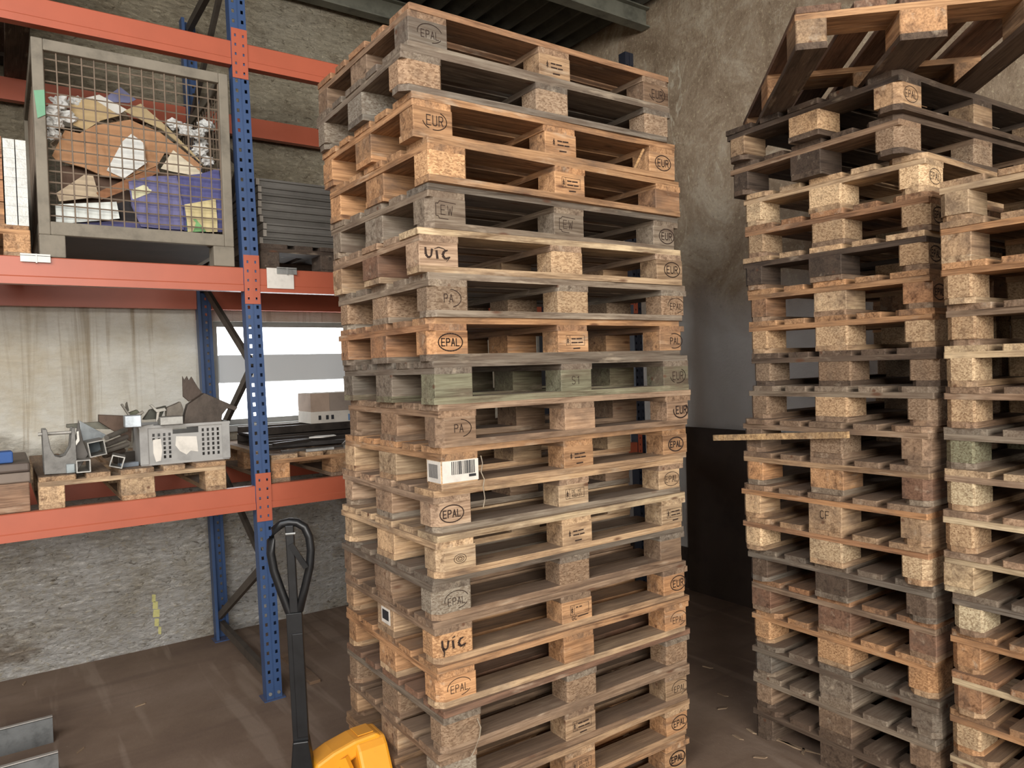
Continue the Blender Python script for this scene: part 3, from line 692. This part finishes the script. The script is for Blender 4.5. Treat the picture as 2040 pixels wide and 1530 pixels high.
# ------------------------------------------------------------------ wire mesh box pallet
SH = 2.2525
gx0, gx1, gy0, gy1, gz = .168, 1.003, 3.86, 5.00, SH+.002
gb = thing('mesh_box_pallet', 'grey steel box pallet with wire mesh sides full of waste card', 'box pallet', ((gx0+gx1)/2, (gy0+gy1)/2, gz))
def G_(x0, x1, y0, y1, z0, z1): return (x0-(gx0+gx1)/2, x1-(gx0+gx1)/2, y0-(gy0+gy1)/2, y1-(gy0+gy1)/2, z0-gz, z1-gz)
p = .045
for x in (gx0, gx1-p):
    for y in (gy0, gy1-p): MB().box(*G_(x, x+p, y, y+p, gz+.10, gz+.97)).obj('corner_post', 'boxsteel', gb, bevel=.004)
for x in (gx0, gx1-.10):
    for y in (gy0, gy1-.10):
        MB().box(*G_(x, x+.10, y, y+.10, gz, gz+.10)).obj('foot', 'boxsteel', gb, bevel=.004)
for z0, z1 in ((gz+.10, gz+.16), (gz+.92, gz+.97)):
    for y in (gy0, gy1-.035): MB().box(*G_(gx0+p, gx1-p, y, y+.035, z0, z1)).obj('rail', 'boxsteel', gb, bevel=.004)
    for x in (gx0, gx1-.035): MB().box(*G_(x, x+.035, gy0+p, gy1-p, z0, z1)).obj('rail', 'boxsteel', gb, bevel=.004)
MB().box(*G_(gx0+.01, gx1-.01, gy0+.01, gy1-.01, gz+.101, gz+.12)).obj('floor_boards', 'dark', gb)
def grid(n1, n2, horiz):
    mb = MB(); z0, z1 = .14, .94
    w = (gx1-gx0-.09) if horiz else (gy1-gy0-.09)
    rr = random.Random(n1*3+n2)
    for i in range(n1+1):
        a = -w/2+w*i/n1; b0, b1 = rr.uniform(-.003, .003), rr.uniform(-.003, .003)
        P = [(a, 0, z0), (a+b0, b1, .54), (a, 0, z1)]
        mb.tube(P if horiz else [(y, x, z) for x, y, z in P], .0034, 5)
    for j in range(n2+1):
        z = z0+(z1-z0)*j/n2; b0 = rr.uniform(-.004, .004)
        P = [(-w/2, .005, z), (0, .005, z+b0), (w/2, .005, z)]
        mb.tube(P if horiz else [(y, x, z) for x, y, z in P], .0034, 5)
    return mb
cy = (gy1-gy0)/2
grid(15, 16, True).obj('wire_mesh', 'wire', gb, (0, -cy+.02, 0)); grid(15, 16, True).obj('wire_mesh', 'wire', gb, (0, cy-.02, 0))
grid(20, 16, False).obj('wire_mesh', 'wire', gb, (-(gx1-gx0)/2+.02, 0, 0)); grid(20, 16, False).obj('wire_mesh', 'wire', gb, ((gx1-gx0)/2-.02, 0, 0))
MB().prism([(-.41, .82), (-.37, .83), (-.37, .72), (-.40, .70)], -.572-.004, -.572, 'y').obj('green_tag', 'paper', gb, (-.004, 0, -.09), col=rgb(120, 168, 136))
# pieces of waste inside it, each cut to its own outline
def sheet(name, px, y, th, col, label, cat, lean=0.0, bend=0.02, seed=0, mat='paper'):
    pts = [on_y(u, v, y) for u, v in px]; c = sum(pts, Vector())/len(pts)
    r = random.Random(seed); bm = bmesh.new()
    vs = [bm.verts.new((q.x-c.x, 0, q.z-c.z)) for q in pts]
    f = bm.faces.new(vs)
    bmesh.ops.triangulate(bm, faces=[f])
    bmesh.ops.subdivide_edges(bm, edges=bm.edges[:], cuts=2, use_grid_fill=True)
    ph = r.uniform(0, 6)
    for q in bm.verts: q.co.y += bend*mnoise.noise(Vector((q.co.x*9+ph, q.co.z*9, ph)))+lean*q.co.z
    me = bpy.data.meshes.new(name); bm.to_mesh(me); bm.free(); me.materials.append(MT[mat])
    o = link(name, me, None, c, col=col); s = o.modifiers.new('thickness', 'SOLIDIFY'); s.thickness = th; s.offset = 0
    return tag(o, label, cat)
WG = 'waste card in the mesh box'
sh = [
 ('cardboard_sheet', [(103,312),(130,257),(160,264),(190,247),(262,233),(320,260),(356,290),(402,332),(397,347),(330,302),(312,332),(245,360),(205,354),(165,337),(110,320)], 3.99, .006, (184,138,100), 'large folded brown cardboard sheet in the mesh box', 'cardboard', .25),
 ('cardboard_flap', [(140,202),(185,195),(238,230),(200,242),(170,262),(145,252)], 4.05, .006, (196,170,126), 'beige cardboard flap behind the brown sheet in the mesh box', 'cardboard', .2),
 ('cardboard_strip', [(248,220),(282,203),(332,252),(378,302),(408,338),(362,293),(322,258)], 4.04, .006, (188,166,126), 'slanting beige cardboard strip in the mesh box', 'cardboard', .2),
 ('paper_sheet', [(245,280),(262,266),(285,284),(291,326),(247,356),(212,340)], 3.955, .003, (228,228,222), 'white creased paper sheet over brown cardboard in the mesh box', 'paper', .1),
 ('paper_sheet', [(346,298),(320,336),(388,352),(402,346)], 3.96, .003, (226,214,188), 'cream triangular paper in the mesh box', 'paper', .1),
 ('plastic_bag', [(256,362),(300,352),(352,350),(362,400),(366,458),(280,452),(262,410)], 3.93, .012, (112,110,150), 'purple printed bag with a pale band in the mesh box', 'bag', .0),
 ('plastic_bag', [(350,352),(400,346),(436,335),(444,400),(447,462),(366,460)], 3.945, .012, (92,92,142), 'darker blue bag at the mesh box corner', 'bag', .0),
 ('carton_piece', [(368,407),(430,396),(433,462),(374,462)], 3.925, .004, (212,196,148), 'yellowish carton piece on the blue bag', 'carton', .0),
 ('paper_strip', [(372,440),(390,436),(410,462),(374,462)], 3.918, .002, (120,168,110), 'green paper corner on the yellowish carton', 'paper', .0),
 ('paper_band', [(262,378),(300,362),(306,370),(300,384),(264,398)], 3.915, .002, (216,212,176), 'pale band of paper on the purple bag', 'paper', .0),
 ('paper_sheet', [(110,408),(232,402),(238,436),(112,448)], 3.93, .006, (226,230,224), 'flat white sheet low in the mesh box', 'paper', .0),
 ('carton_piece', [(112,385),(172,345),(186,350),(198,392),(118,402)], 3.95, .006, (196,176,148), 'striped beige carton piece above the flat white sheet', 'carton', .1),
 ('cardboard_piece', [(192,384),(262,352),(312,332),(318,342),(258,376),(202,398)], 3.945, .006, (150,104,72), 'narrow brown cardboard piece above the purple bag', 'cardboard', .0),
 ('plastic_scrap', [(232,405),(262,398),(284,452),(240,446)], 3.97, .004, (40,36,38), 'black plastic scrap beside the purple bag', 'plastic', .0),
 ('paper_sheet', [(165,196),(198,188),(252,220),(236,230)], 4.12, .003, (226,222,212), 'white paper edge on top of the beige flap', 'paper', .2),
 ('printed_paper', [(206,198),(240,173),(272,197),(256,206),(226,206)], 4.14, .004, (128,130,164), 'blue and white printed paper peeking over the waste heap', 'paper', .2),
 ('paper_strip', [(150,444),(240,440),(366,458),(360,466),(150,456)], 3.955, .004, (92,90,132), 'blue paper strip along the mesh box floor', 'paper', .0),
 ('cardboard_sheet', [(122,330),(150,330),(250,360),(380,350),(418,344),(418,446),(128,440)], 4.03, .01, (96,74,60), 'dark cardboard backing sheet low in the mesh box', 'cardboard', .05),
]
for i, (nm, px, y, th, c, lab, cat, lean) in enumerate(sh):
    sheet(nm, px, y, th, rgb(*c), lab, cat, lean, .016, i)
def crumple(name, u, v, y, r, col, seed, label, cat, group=None, sq=(1, .8, .7)):
    bm = bmesh.new(); bmesh.ops.create_icosphere(bm, subdivisions=3, radius=1)
    for q in bm.verts:
        n = mnoise.noise(q.co*1.9+Vector((seed*3.1, 0, 0)))*.45+abs(mnoise.noise(q.co*4.5+Vector((0, seed*2.3, 0))))*.5
        q.co *= r*(.8+n)
        q.co = Vector((q.co.x*sq[0], q.co.y*sq[1], q.co.z*sq[2]))
    me = bpy.data.meshes.new(name); bm.to_mesh(me); bm.free(); me.materials.append(MT['paper'])
    o = link(name, me, None, on_y(u, v, y), (0, 0, seed), col); return tag(o, label, cat, group)
cr = [(103,222,3.97,.05),(120,205,4.0,.055),(108,245,3.98,.05),(132,232,4.02,.05),(150,205,4.08,.05),(105,268,3.97,.045),(346,246,4.05,.045),(370,258,4.05,.05),(394,268,4.04,.05),(410,250,4.10,.05),(398,300,4.02,.055),(414,322,3.98,.045),(400,284,4.12,.042),
      (180,228,4.22,.07),(240,238,4.24,.07),(300,265,4.24,.07),(345,300,4.2,.07),(120,292,4.12,.06)]
for i, (u, v, y, r) in enumerate(cr):
    r *= .85
    g = 'crumpled papers at the edges of the mesh box'
    crumple('crumpled_paper', u, v, y, r, rgb(224, 224, 220) if i < 13 else rgb(150, 130, 108), i, 'crumpled white paper in the mesh box' if i < 13 else 'crumpled brown paper behind the cardboard in the mesh box', 'paper', g if i < 13 else 'crumpled brown papers deep in the mesh box')

# ------------------------------------------------------------------ panels on a dark pallet, right bay
pallet('dark wooden pallet under the stacked grey panels', (1.155+.8, 3.93), SH, pi/2, deck='coal', blk='coal', bot='coal', cham=False)
zz = SH+PH; rr = random.Random(3); names = ['lowest', 'second', 'third', 'fourth', 'fifth', 'sixth', 'seventh', 'eighth', 'topmost']
for i in range(9):
    h = .040+rr.uniform(-.003, .003); x0 = 1.158+(.018 if i in (1, 2) else 0)+rr.uniform(-.006, .006); y0 = 3.95+rr.uniform(-.006, .008)
    o = thing('grey_panel', '%s dark grey folded panel of the stack on the middle shelf' % names[i], 'panel', (x0+.39, y0+.5, zz), 0, 'stack of grey panels on the rack')
    MB().prism([(-.5, 0), (-.5, h*.38), (-.492, h*.45), (-.492, h*.62), (-.5, h*.7), (-.5, h-.001), (.5, h-.001), (.5, 0)], -.372, .39, 'x').obj('body', 'panel', o, col=rgb(92+i % 3*6, 88+i % 3*6, 82+i % 3*6))
    MB().box(-.39, -.372, -.498, .498, .002, h-.003).obj('end_cap', 'panel', o, col=rgb(150, 142, 132))
    zz += h
# ------------------------------------------------------------------ load at the left of the middle shelf
pallet('tan wooden pallet under the plank crate on the middle shelf', (.137, 3.90), SH, pi/2, deck='orange', blk='orange', bot='tan', cham=False)
cr_ = thing('plank_crate', 'open crate of tan planks on the middle shelf', 'crate', (-.30, 4.40, SH+PH))
for k in range(4):
    MB().box(-.35, .345, -.49, -.465, .002+.096*k, .094+.096*k).obj('plank', 'wood', cr_, col=rgb(196, 152-3*k, 112))
    MB().box(-.35, .345, .465, .49, .002+.096*k, .094+.096*k).obj('plank', 'wood', cr_, col=rgb(188, 148, 110))
    for sx in (-.35, .32): MB().box(sx, sx+.025, -.464, .464, .002+.096*k, .094+.096*k).obj('plank', 'wood', cr_, col=rgb(188, 148, 110))
for k, (xa, xb) in enumerate(((.050, .092), (.096, .134))):
    pr = thing('foil_wrapped_profile', 'white foil-wrapped strip standing %s the plank crate' % ('against' if k == 0 else 'one strip away from'), 'profile', ((xa+xb)/2, 3.93, SH+PH-.004))
    hw = (xb-xa)/2
    for q in range(9):
        MB().box(-hw, hw, -.03, .02+.4, .042*q, .042*q+.0412).obj('foil_wrap', 'foil', pr)
# dark load on the top shelf
pallet('blackened wooden pallet on the uppermost shelf', (.185, 3.86), 3.4, pi/2, deck='coal', blk='coal', bot='coal', cham=False)
o = MB().box(-.38, .38, -.55, .55, 0, .5).obj('black_bundle', 'black', None, (-.21, 4.46, 3.4+PH), bevel=.03); tag(o, 'black wrapped bundle on the uppermost shelf', 'bundle')

# ------------------------------------------------------------------ low shelf, left bay
SL = 1.1285
pallet('dusty tan pallet carrying the scrap steel on the low shelf', (.134+.79, 3.87), SL, pi/2, deck='tan', st='pale', blk='pale', bot='tan', cham=False)
ZP = SL+PH
# perforated plastic crate
cw, ch, cdp = .41, .195, .34
cx = thing('plastic_crate', 'grey perforated plastic crate with a worn label holding scrap steel', 'crate', (.755, 3.945, ZP), -.03)
holes = [(-.06, .06, .148, .178)]
for k in range(6):
    for j in range(4):
        holes.append((.075+.024*j, .086+.024*j, .030+.024*k, .046+.024*k))
        if not (j < 2 and k < 4): holes.append((-.152+.024*j, -.141+.024*j, .030+.022*k, .045+.022*k))
MB().plate(cw, ch-.02, holes, .006, T(0, 0, 0), -cw/2, .01).obj('front_wall', 'plastic', cx)
MB().plate(cw, ch-.02, [holes[0]], .006, T(0, cdp-.006, 0), -cw/2, .01).obj('rear_wall', 'plastic', cx)
for sx in (-1, 1):
    a, b = sorted((sx*cw/2, sx*(cw/2-.006))); MB().box(a, b, .006, cdp-.006, .01, ch-.01).obj('side_wall', 'plastic', cx)
    a, b = sorted((sx*(cw/2+.004), sx*(cw/2-.034))); MB().box(a, b, -.007, -.0005, .006, ch-.002).obj('corner_rib', 'plastic', cx, bevel=.002)
MB().box(-cw/2, cw/2, 0, cdp, 0, .01).obj('base', 'plastic', cx)
mb = MB(); mb.box(-cw/2-.006, cw/2+.006, -.008, .004, ch-.012, ch); mb.box(-cw/2-.006, cw/2+.006, cdp-.004, cdp+.008, ch-.012, ch)
for sx in (-1, 1):
    a, b = sorted((sx*(cw/2-.004), sx*(cw/2+.006))); mb.box(a, b, .004, cdp-.004, ch-.012, ch)
mb.obj('rim', 'plastic', cx)
MB().prism([(-.045, .135), (.05, .128), (.055, .05), (.02, .058), (.0, .04), (-.03, .06), (-.05, .09)], -.002, -.0004, 'y').obj('torn_label', 'label', cx)
MB().prism([(-.15, .125), (-.115, .128), (-.11, .07), (-.118, .02), (-.14, .016), (-.15, .06)], -.002, -.0004, 'y').obj('torn_label', 'label', cx)

def plate(name, px, y, th, col, label, cat, rz=0.0, tilt=0.0):
    pts = [on_y(u, v, y) for u, v in px]; c = sum(pts, Vector())/len(pts)
    o = MB().prism([(q.x-c.x, q.z-c.z) for q in pts], -th/2, th/2, 'y').obj(name, 'metal', None, c, (tilt, 0, rz), rgb(*col), bevel=min(.002, th*.2))
    return tag(o, label, cat)
def sqtube(name, c, d, L, a, t, col, label, roll=0.0):
    mb = MB(); h = a/2
    for (x0, x1, z0, z1) in ((-h, h, -h, -h+t), (-h, h, h-t, h), (-h, -h+t, -h+t, h-t), (h-t, h, -h+t, h-t)): mb.box(x0, x1, 0, L, z0, z1)
    d = Vector(d).normalized(); up = Vector((0, 0, 1)); r = d.cross(up).normalized(); u = r.cross(d)
    Rm = Matrix((r, d, u)).transposed() @ Euler((0, roll, 0)).to_matrix()
    o = mb.obj(name, 'metal', None, c, Rm.to_euler(), rgb(*col)); return tag(o, label, 'tube')
# fork bracket with a U shaped cut-out
bk = thing('fork_bracket', 'grey cast fork bracket with a U-shaped opening', 'bracket', tuple(on_y(122, 950, 3.94)[:2])+(ZP,))
U = [(-.065, .005), (.065, .0), (.062, .21), (.050, .21), (.040, .12), (.020, .085), (0, .078), (-.020, .085), (-.036, .12), (-.048, .21), (-.066, .21)]
MB().prism(U, -.008, .012, 'y').obj('fork_plate', 'metal', bk, col=rgb(120, 118, 114), bevel=.002)
MB().prism(U, .10, .115, 'y').obj('fork_plate', 'metal', bk, col=rgb(104, 102, 98), bevel=.002)
MB().box(-.062, .062, .0125, .0995, .002, .075).obj('web', 'metal', bk, col=rgb(112, 110, 106))
MB().tube([(-.08, .05, .186), (.066, .05, .186)], .008, 10).obj('pin', 'metal', bk, col=rgb(190, 186, 178))
MB().box(.02, .055, -.02, -.009, .002, .045).obj('lug', 'metal', bk, col=rgb(150, 158, 160), bevel=.003)
P3 = lambda u, v, y: on_y(u, v, y)
sqtube('square_tube', (.303, 3.90, ZP+.031), (.03, 1, 0), .30, .058, .005, (176, 174, 168), 'square steel tube lying lowest on the scrap pallet')
sqtube('square_tube', (.365, 3.945, ZP+.104), (-.02, 1, 0), .17, .072, .005, (158, 156, 150), 'larger square steel tube propped on two smaller tubes', -.15)
sqtube('square_tube', (.442, 3.91, ZP+.037), (.12, 1, 0), .13, .056, .005, (168, 166, 160), 'twisted square steel tube next to the plastic crate', .3)
plate('gusset_plate', [(158,838),(215,868),(190,880),(170,905),(160,880)], 4.15, .008, (170, 176, 178), 'pale triangular gusset plate on the scrap heap', 'plate', .2)
plate('gusset_plate', [(156,836),(166,880),(176,905),(150,945),(148,880)], 4.0, .01, (92, 88, 84), 'dark narrow gusset plate behind the fork bracket', 'plate')
plate('steel_plate', [(172,880),(196,872),(202,895),(188,905),(174,900)], 4.13, .01, (96, 104, 108), 'blue-grey steel plate on the scrap heap', 'plate', -.3)
plate('curved_strap', [(152,860),(157,858),(159,878),(150,890),(147,886),(153,874)], 3.94, .012, (200, 198, 190), 'bright bent steel strap beside the fork bracket', 'strap')
for i, (a, b, c_) in enumerate((((212, 872, 4.03), (250, 856, 4.14), (146, 140, 130)), ((212, 886, 4.03), (252, 870, 4.14), (130, 122, 114)), ((208, 908, 4.06), (246, 897, 4.16), (110, 96, 84)), ((210, 899, 4.03), (254, 885, 4.14), (150, 142, 132)))):
    p0, p1 = P3(*a), P3(*b)
    o = MB().tube([(0, 0, 0), tuple(p1-p0)], .013, 10).obj('steel_pipe', 'metal', None, p0, col=rgb(*c_)); tag(o, ['upper grey pipe', 'second grey pipe', 'rusty lowest pipe', 'third grey pipe'][i]+' of the bundle left of the plastic crate', 'pipe', 'pipes on the scrap pallet')
o = MB().box(-.05, .05, -.03, .03, 0, .055).obj('steel_block', 'metal', None, (.515, 4.22, ZP), (0, 0, .3), rgb(84, 78, 72), bevel=.004); tag(o, 'dark steel block behind the square tubes', 'block')
o = MB().box(-.035, .05, -.02, .02, 0, .022).obj('steel_offcut', 'metal', None, tuple(P3(252, 915, 3.99)[:2])+(ZP,), (0, 0, .25), rgb(150, 160, 172), bevel=.003); tag(o, 'small bluish steel offcut beside the plastic crate', 'offcut')
plate('rusty_channel', [(196,826),(250,828),(262,850),(260,880),(196,840)], 4.24, .05, (88, 70, 58), 'rusty brown steel channel behind the scrap heap', 'channel')
plate('steel_bar', [(132,852),(132,845),(196,840),(250,846),(250,856)], 4.32, .03, (110, 108, 96), 'grey steel bar along the back of the scrap pallet', 'bar')
o = MB().box(-.035, .035, -.05, .05, -.028, .028).obj('steel_block', 'metal', None, tuple(P3(264, 849, 3.95)[:2])+(ZP+.2238,), (0, 0, -.05), rgb(196, 204, 210), bevel=.003); tag(o, 'bright pale steel cap on the crate corner', 'cap')
o = MB().box(-.052, .052, -.05, .05, -.02, .02).obj('steel_box', 'metal', None, tuple(P3(340, 847, 3.955)[:2])+(ZP+.2158,), (0, 0, -.05), rgb(166, 164, 158), bevel=.003); tag(o, 'grey steel box section on the plastic crate rim', 'box')
o = MB().tube([(0, 0, 0), (.06, .02, .004)], .006, 8).obj('steel_pin', 'metal', None, P3(279, 851, 3.96), col=rgb(214, 212, 206)); tag(o, 'short bright pin next to the pale steel cap', 'pin')
# scrap standing in the crate
plate('toothed_plate', [(363,749),(367,757),(372,749),(376,758),(381,750),(393,770),(405,786),(376,800),(364,790)], 4.10, .012, (78, 66, 58), 'dark toothed steel plate sticking up from the crate', 'plate')
plate('bucket_plate', [(372,806),(405,783),(471,811),(466,818),(450,813),(440,826),(438,850),(362,850),(368,820)], 4.05, .06, (84, 74, 66), 'big dark slanted steel plate in the plastic crate', 'plate')
plate('steel_bracket', [(330,812),(345,806),(358,800),(364,815),(360,842),(330,842)], 4.08, .05, (120, 112, 102), 'brownish steel bracket in the middle of the crate', 'bracket')
plate('angle_bar', [(240,806),(244,804),(262,830),(284,818),(287,822),(262,838)], 4.02, .02, (128, 122, 112), 'V-shaped grey angle bar above the steel cap', 'bar')
plate('angle_bar', [(250,804),(253,800),(257,818),(250,822)], 4.05, .015, (76, 70, 60), 'short dark upright scrap bar', 'bar')
plate('steel_profile', [(284,836),(298,816),(330,808),(318,834)], 4.06, .05, (66, 66, 58), 'black steel profile lying across the crate', 'profile')
plate('steel_profile', [(256,822),(272,816),(282,826),(262,836)], 4.1, .04, (92, 92, 74), 'olive steel profile behind the angle bar', 'profile')
plate('bent_clip', [(297,807),(303,806),(312,815),(328,812),(332,818),(312,822)], 3.99, .012, (190, 186, 176), 'bright bent clip on the black profile', 'clip')
plate('bent_clip', [(312,822),(318,820),(315,836),(310,842)], 3.98, .012, (176, 170, 160), 'small bright clip below the bent clip', 'clip')
# box at the far left of the low shelf
bx = thing('wooden_box', 'worn wooden box with a grey lid on the low shelf', 'box', (-.30, 4.2, SL))
MB().box(-.38, .392, -.33, .30, 0, .13).obj('body', 'wood', bx, col=rgb(168, 138, 116), bevel=.005)
MB().box(-.385, .397, -.335, .305, .1305, .175).obj('lid', 'panel', bx, col=rgb(122, 108, 96), bevel=.006)
MB().box(-.384, .398, -.325, .305, .1755, .215).obj('lid', 'panel', bx, col=rgb(98, 86, 78), bevel=.01)
o = MB().box(-.16, .16, -.05, .05, 0, .05).obj('blue_tool_case', 'paper', None, (-.125, 3.95, SL+.217), (0, 0, .05), rgb(58, 92, 150), bevel=.006); tag(o, 'small blue case on the worn wooden box', 'case')

# ------------------------------------------------------------------ low shelf, right bay
pallet('tan wooden pallet carrying dark bars on the low shelf', (1.157+.8, 3.89), SL, pi/2, deck='tan', st='orange', blk='orange', bot='brown', cham=False)
for i, (y, w, h, c) in enumerate(((4.62, .34, .06, (70, 62, 56)), (4.30, .22, .05, (62, 56, 52)), (4.66, .24, .045, (76, 68, 62)))):
    z = ZP if i < 2 else ZP+.061
    o = MB().prism([(-w/2, 0), (-w/2, h), (-w/2+.02, h), (-w/2+.02, .012), (w/2-.02, .012), (w/2-.02, h), (w/2, h), (w/2, 0)], -.42, .46, 'x').obj('steel_channel', 'metal', None, (1.64, y, z), (0, 0, .03), rgb(*c))
    tag(o, ['wide dark steel channel under the cartons', 'narrow dark steel channel on the tan pallet', 'upper dark steel channel carrying the cartons'][i], 'channel')
CZ = ZP+.107
c1 = thing('carton', 'white printed carton under a brown carton on the rack', 'carton', (1.80, 4.66, CZ))
MB().box(-.19, .19, -.12, .12, 0, .075).obj('body', 'paper', c1, col=rgb(212, 204, 192), bevel=.003)
for x in (-.14, -.09, -.055): MB().box(x, x+.018, -.1215, -.1203, .022, .05).obj('print', 'print', c1)
MB().box(.06, .13, -.1215, -.1203, .008, .05).obj('print', 'paper', c1, col=rgb(110, 140, 176))
c2 = thing('carton', 'brown closed carton on the white printed carton', 'carton', (1.805, 4.67, CZ+.0755))
MB().box(-.19, -.065, -.12, .12, 0, .115).obj('side_panel', 'paper', c2, col=rgb(172, 150, 132)); MB().box(-.064, .19, -.12, .12, 0, .115).obj('body', 'paper', c2, col=rgb(150, 136, 124))
MB().box(-.19, .19, -.12, .12, .1155, .118).obj('flap', 'paper', c2, col=rgb(196, 186, 172))
bars = [((1.24, 3.98), (1.75, 4.02), .014, (96, 92, 88), 'thin grey rod'), ((1.20, 4.10), (1.95, 4.00), .02, (60, 56, 54), 'dark flat rod'), ((1.36, 3.925), (1.52, 3.935), .012, (220, 220, 216), 'short bright rod'),
        ((1.58, 3.93), (1.90, 3.96), .016, (170, 168, 160), 'bright steel rod'), ((1.19, 3.95), (1.44, 4.06), .016, (70, 64, 60), 'short dark rod')]
for i, (a, b, w, c, lab) in enumerate(bars):
    d = Vector((b[0]-a[0], b[1]-a[1], 0)); z = ZP+w/2+{1: .021, 4: .043}.get(i, 0)
    o = MB().bar((0, 0, 0), d, w, w).obj('steel_rod', 'metal', None, (a[0], a[1], z), col=rgb(*c)); tag(o, lab+' on the tan pallet beside the blue upright', 'rod')
o = MB().prism([(-.09, -.02), (-.02, -.06), (.08, -.03), (.10, .02), (.0, .06), (-.06, .03)], 0, .004).obj('paper_scrap', 'label', None, (1.50, 4.07, ZP+.062), (.0, .0, .2)); tag(o, 'white paper scrap on the dark rods', 'paper')
o = thing('hand_lever', 'grey lever with a blue grip leaning among the rods', 'lever', (1.60, 4.0, ZP+.01))
MB().bar((0, 0, 0), (.14, .03, .10), .012, .02).obj('arm', 'metal', o, col=rgb(140, 134, 124)); MB().bar((.13, .028, .06), (.17, .036, .17), .04, .045).obj('grip', 'paper', o, col=rgb(52, 60, 110)); MB().box(.14, .20, .0, .06, .171, .205).obj('head', 'black', o)

# ------------------------------------------------------------------ pallet jack
jk = thing('pallet_jack', 'yellow hand pallet jack with a black tiller beside the tall stack', 'pallet jack', (.815, 2.49, 0))
# carriage: sloped yellow housing over the forks
MB().prism([(-.26, .07), (.26, .07), (.24, .12), (.085, .36), (.06, .385), (-.045, .385), (-.07, .36), (-.19, .14), (-.26, .10)], .17, .285, 'x').obj('carriage', 'yellow', jk, bevel=.012)
MB().prism([(.015, .350), (.03, .395), (.09, .418), (.17, .435), (.25, .438), (.27, .425), (.27, .385), (.17, .372), (.10, .345), (.07, .335), (.03, .335)], -.05, .05, 'y').obj('lift_arm', 'yellow', jk, (0, 0, -.04), bevel=.014)
MB().box(.185, .245, -.035, .035, .4385, .442).obj('cover_plate', 'yellow', jk, (0, 0, -.04), bevel=.001)
for s in (-1, 1): MB().bar((.12, s*.05, .35), (.19, s*.13, .12), .02, .035).obj('link_rod', 'yellow', jk)
for s in (-1, 1):
    MB().prism([(.18, -.08), (1.30, -.08), (1.345, -.03), (1.345, .03), (1.30, .08), (.18, .08)], .036, .088).obj('fork', 'yellow', jk, (0, s*.19, 0), bevel=.006)
    MB().tube([(1.16, s*.19-.05, .034), (1.16, s*.19+.05, .034)], .034, 14).obj('load_roller', 'black', jk)
    MB().tube([(.045, s*.055-.025, .09), (.045, s*.055+.025, .09)], .09, 20).obj('steer_wheel', 'black', jk)
MB().tube([(.045, 0, .182), (.045, 0, .30)], .045, 16).obj('pump_cylinder', 'black', jk); MB().tube([(.05, 0, .29), (.05, 0, .345)], .016, 12).obj('piston', 'galv', jk)
MB().box(-.03, .09, -.05, .05, .181, .21).obj('pump_base', 'black', jk, bevel=.006)
tl = link('tiller', None, jk, (-.002, 0, .17), (0, radians(-1.0), radians(-24)))
# tiller width runs along local x, turned towards the aisle
MB().prism([(-.040, 0), (.040, 0), (.036, .18), (.026, .27), (-.026, .27), (-.036, .18)], -.03, .03, 'y').obj('tiller_foot', 'black', tl, bevel=.004)
mb = MB(); mb.box(-.026, .026, -.016, .016, .22, .71); mb.box(-.010, .026, -.020, -.0165, .28, .64); mb.obj('stem', 'black', tl, bevel=.003)
lp = [(0, 0, .665), (.022, 0, .715), (.050, 0, .79), (.074, 0, .86), (.083, 0, .92), (.079, 0, .965), (.062, 0, 1.0), (.032, 0, 1.018), (0, 0, 1.022),
      (-.032, 0, 1.018), (-.062, 0, 1.0), (-.079, 0, .965), (-.083, 0, .92), (-.074, 0, .86), (-.050, 0, .79), (-.022, 0, .715)]
MB().tube([(x*.80, y, z) for x, y, z in lp], .0145, 10, True).obj('grip_loop', 'black', tl, smooth=True)
MB().box(-.014, .014, -.014, .014, .71, 1.012).obj('control_housing', 'black', tl, bevel=.003)
MB().bar((.004, -.022, .95), (.050, -.026, .865), .008, .018).obj('release_lever', 'black', tl); MB().tube([(-.012, -.02, .985), (.02, -.02, .985)], .004, 6).obj('release_wire', 'galv', tl)

# ------------------------------------------------------------------ things on the floor
for k, (y, lab) in enumerate(((3.655, 'front grey steel channel lying on the floor by the rack'), (4.06, 'rear grey steel channel lying on the floor under the rack'))):
    o = thing('steel_channel', lab, 'channel', (-1.2, y, 0))
    MB().prism([(0, 0), (0, .118), (.014, .122), (.014, .012), (.17, .012), (.17, 0)], -.3, 1.345, 'x').obj('web', 'metal', o, col=rgb(128, 130, 130))
    MB().box(-.3, 1.345, -.002, .016, .1225, .1265).obj('lip', 'metal', o, col=rgb(206, 202, 196))
a, b = on_z(566, 1306, .0), on_z(628, 1362, .0)
o = MB().bar((0, 0, 0), (b-a), .06, .016).obj('floor_slat', 'wood', None, a+Vector((0, 0, .009)), col=rgb(150, 124, 100)); tag(o, 'flat wooden slat lying on the floor behind the jack', 'slat')
rr = random.Random(11)
chips = [(48,1362),(64,1350),(432,1268),(1440,1385),(1440,1412),(1497,1458),(1560,1478),(1585,1488),(1600,1498),(1470,1470),(1410,1330),(1515,1510),(280,1405),(160,1495)]
for i, (u, v) in enumerate(chips):
    p0 = on_z(u, v, 0)
    if p0.y > 5.0: continue
    L = .03 if i not in (6, 7) else .11
    o = MB().prism([(-L, -.004), (L*.7, -.007), (L, .003), (-L*.5, .007)], 0, .004).obj('wood_chip', 'wood', None, (p0.x, p0.y, .0005), (0, 0, rr.uniform(0, 3)), rgb(196, 176, 150)); tag(o, 'small pale wood splinter lying on the dusty floor', 'splinter', 'splinters on the floor')
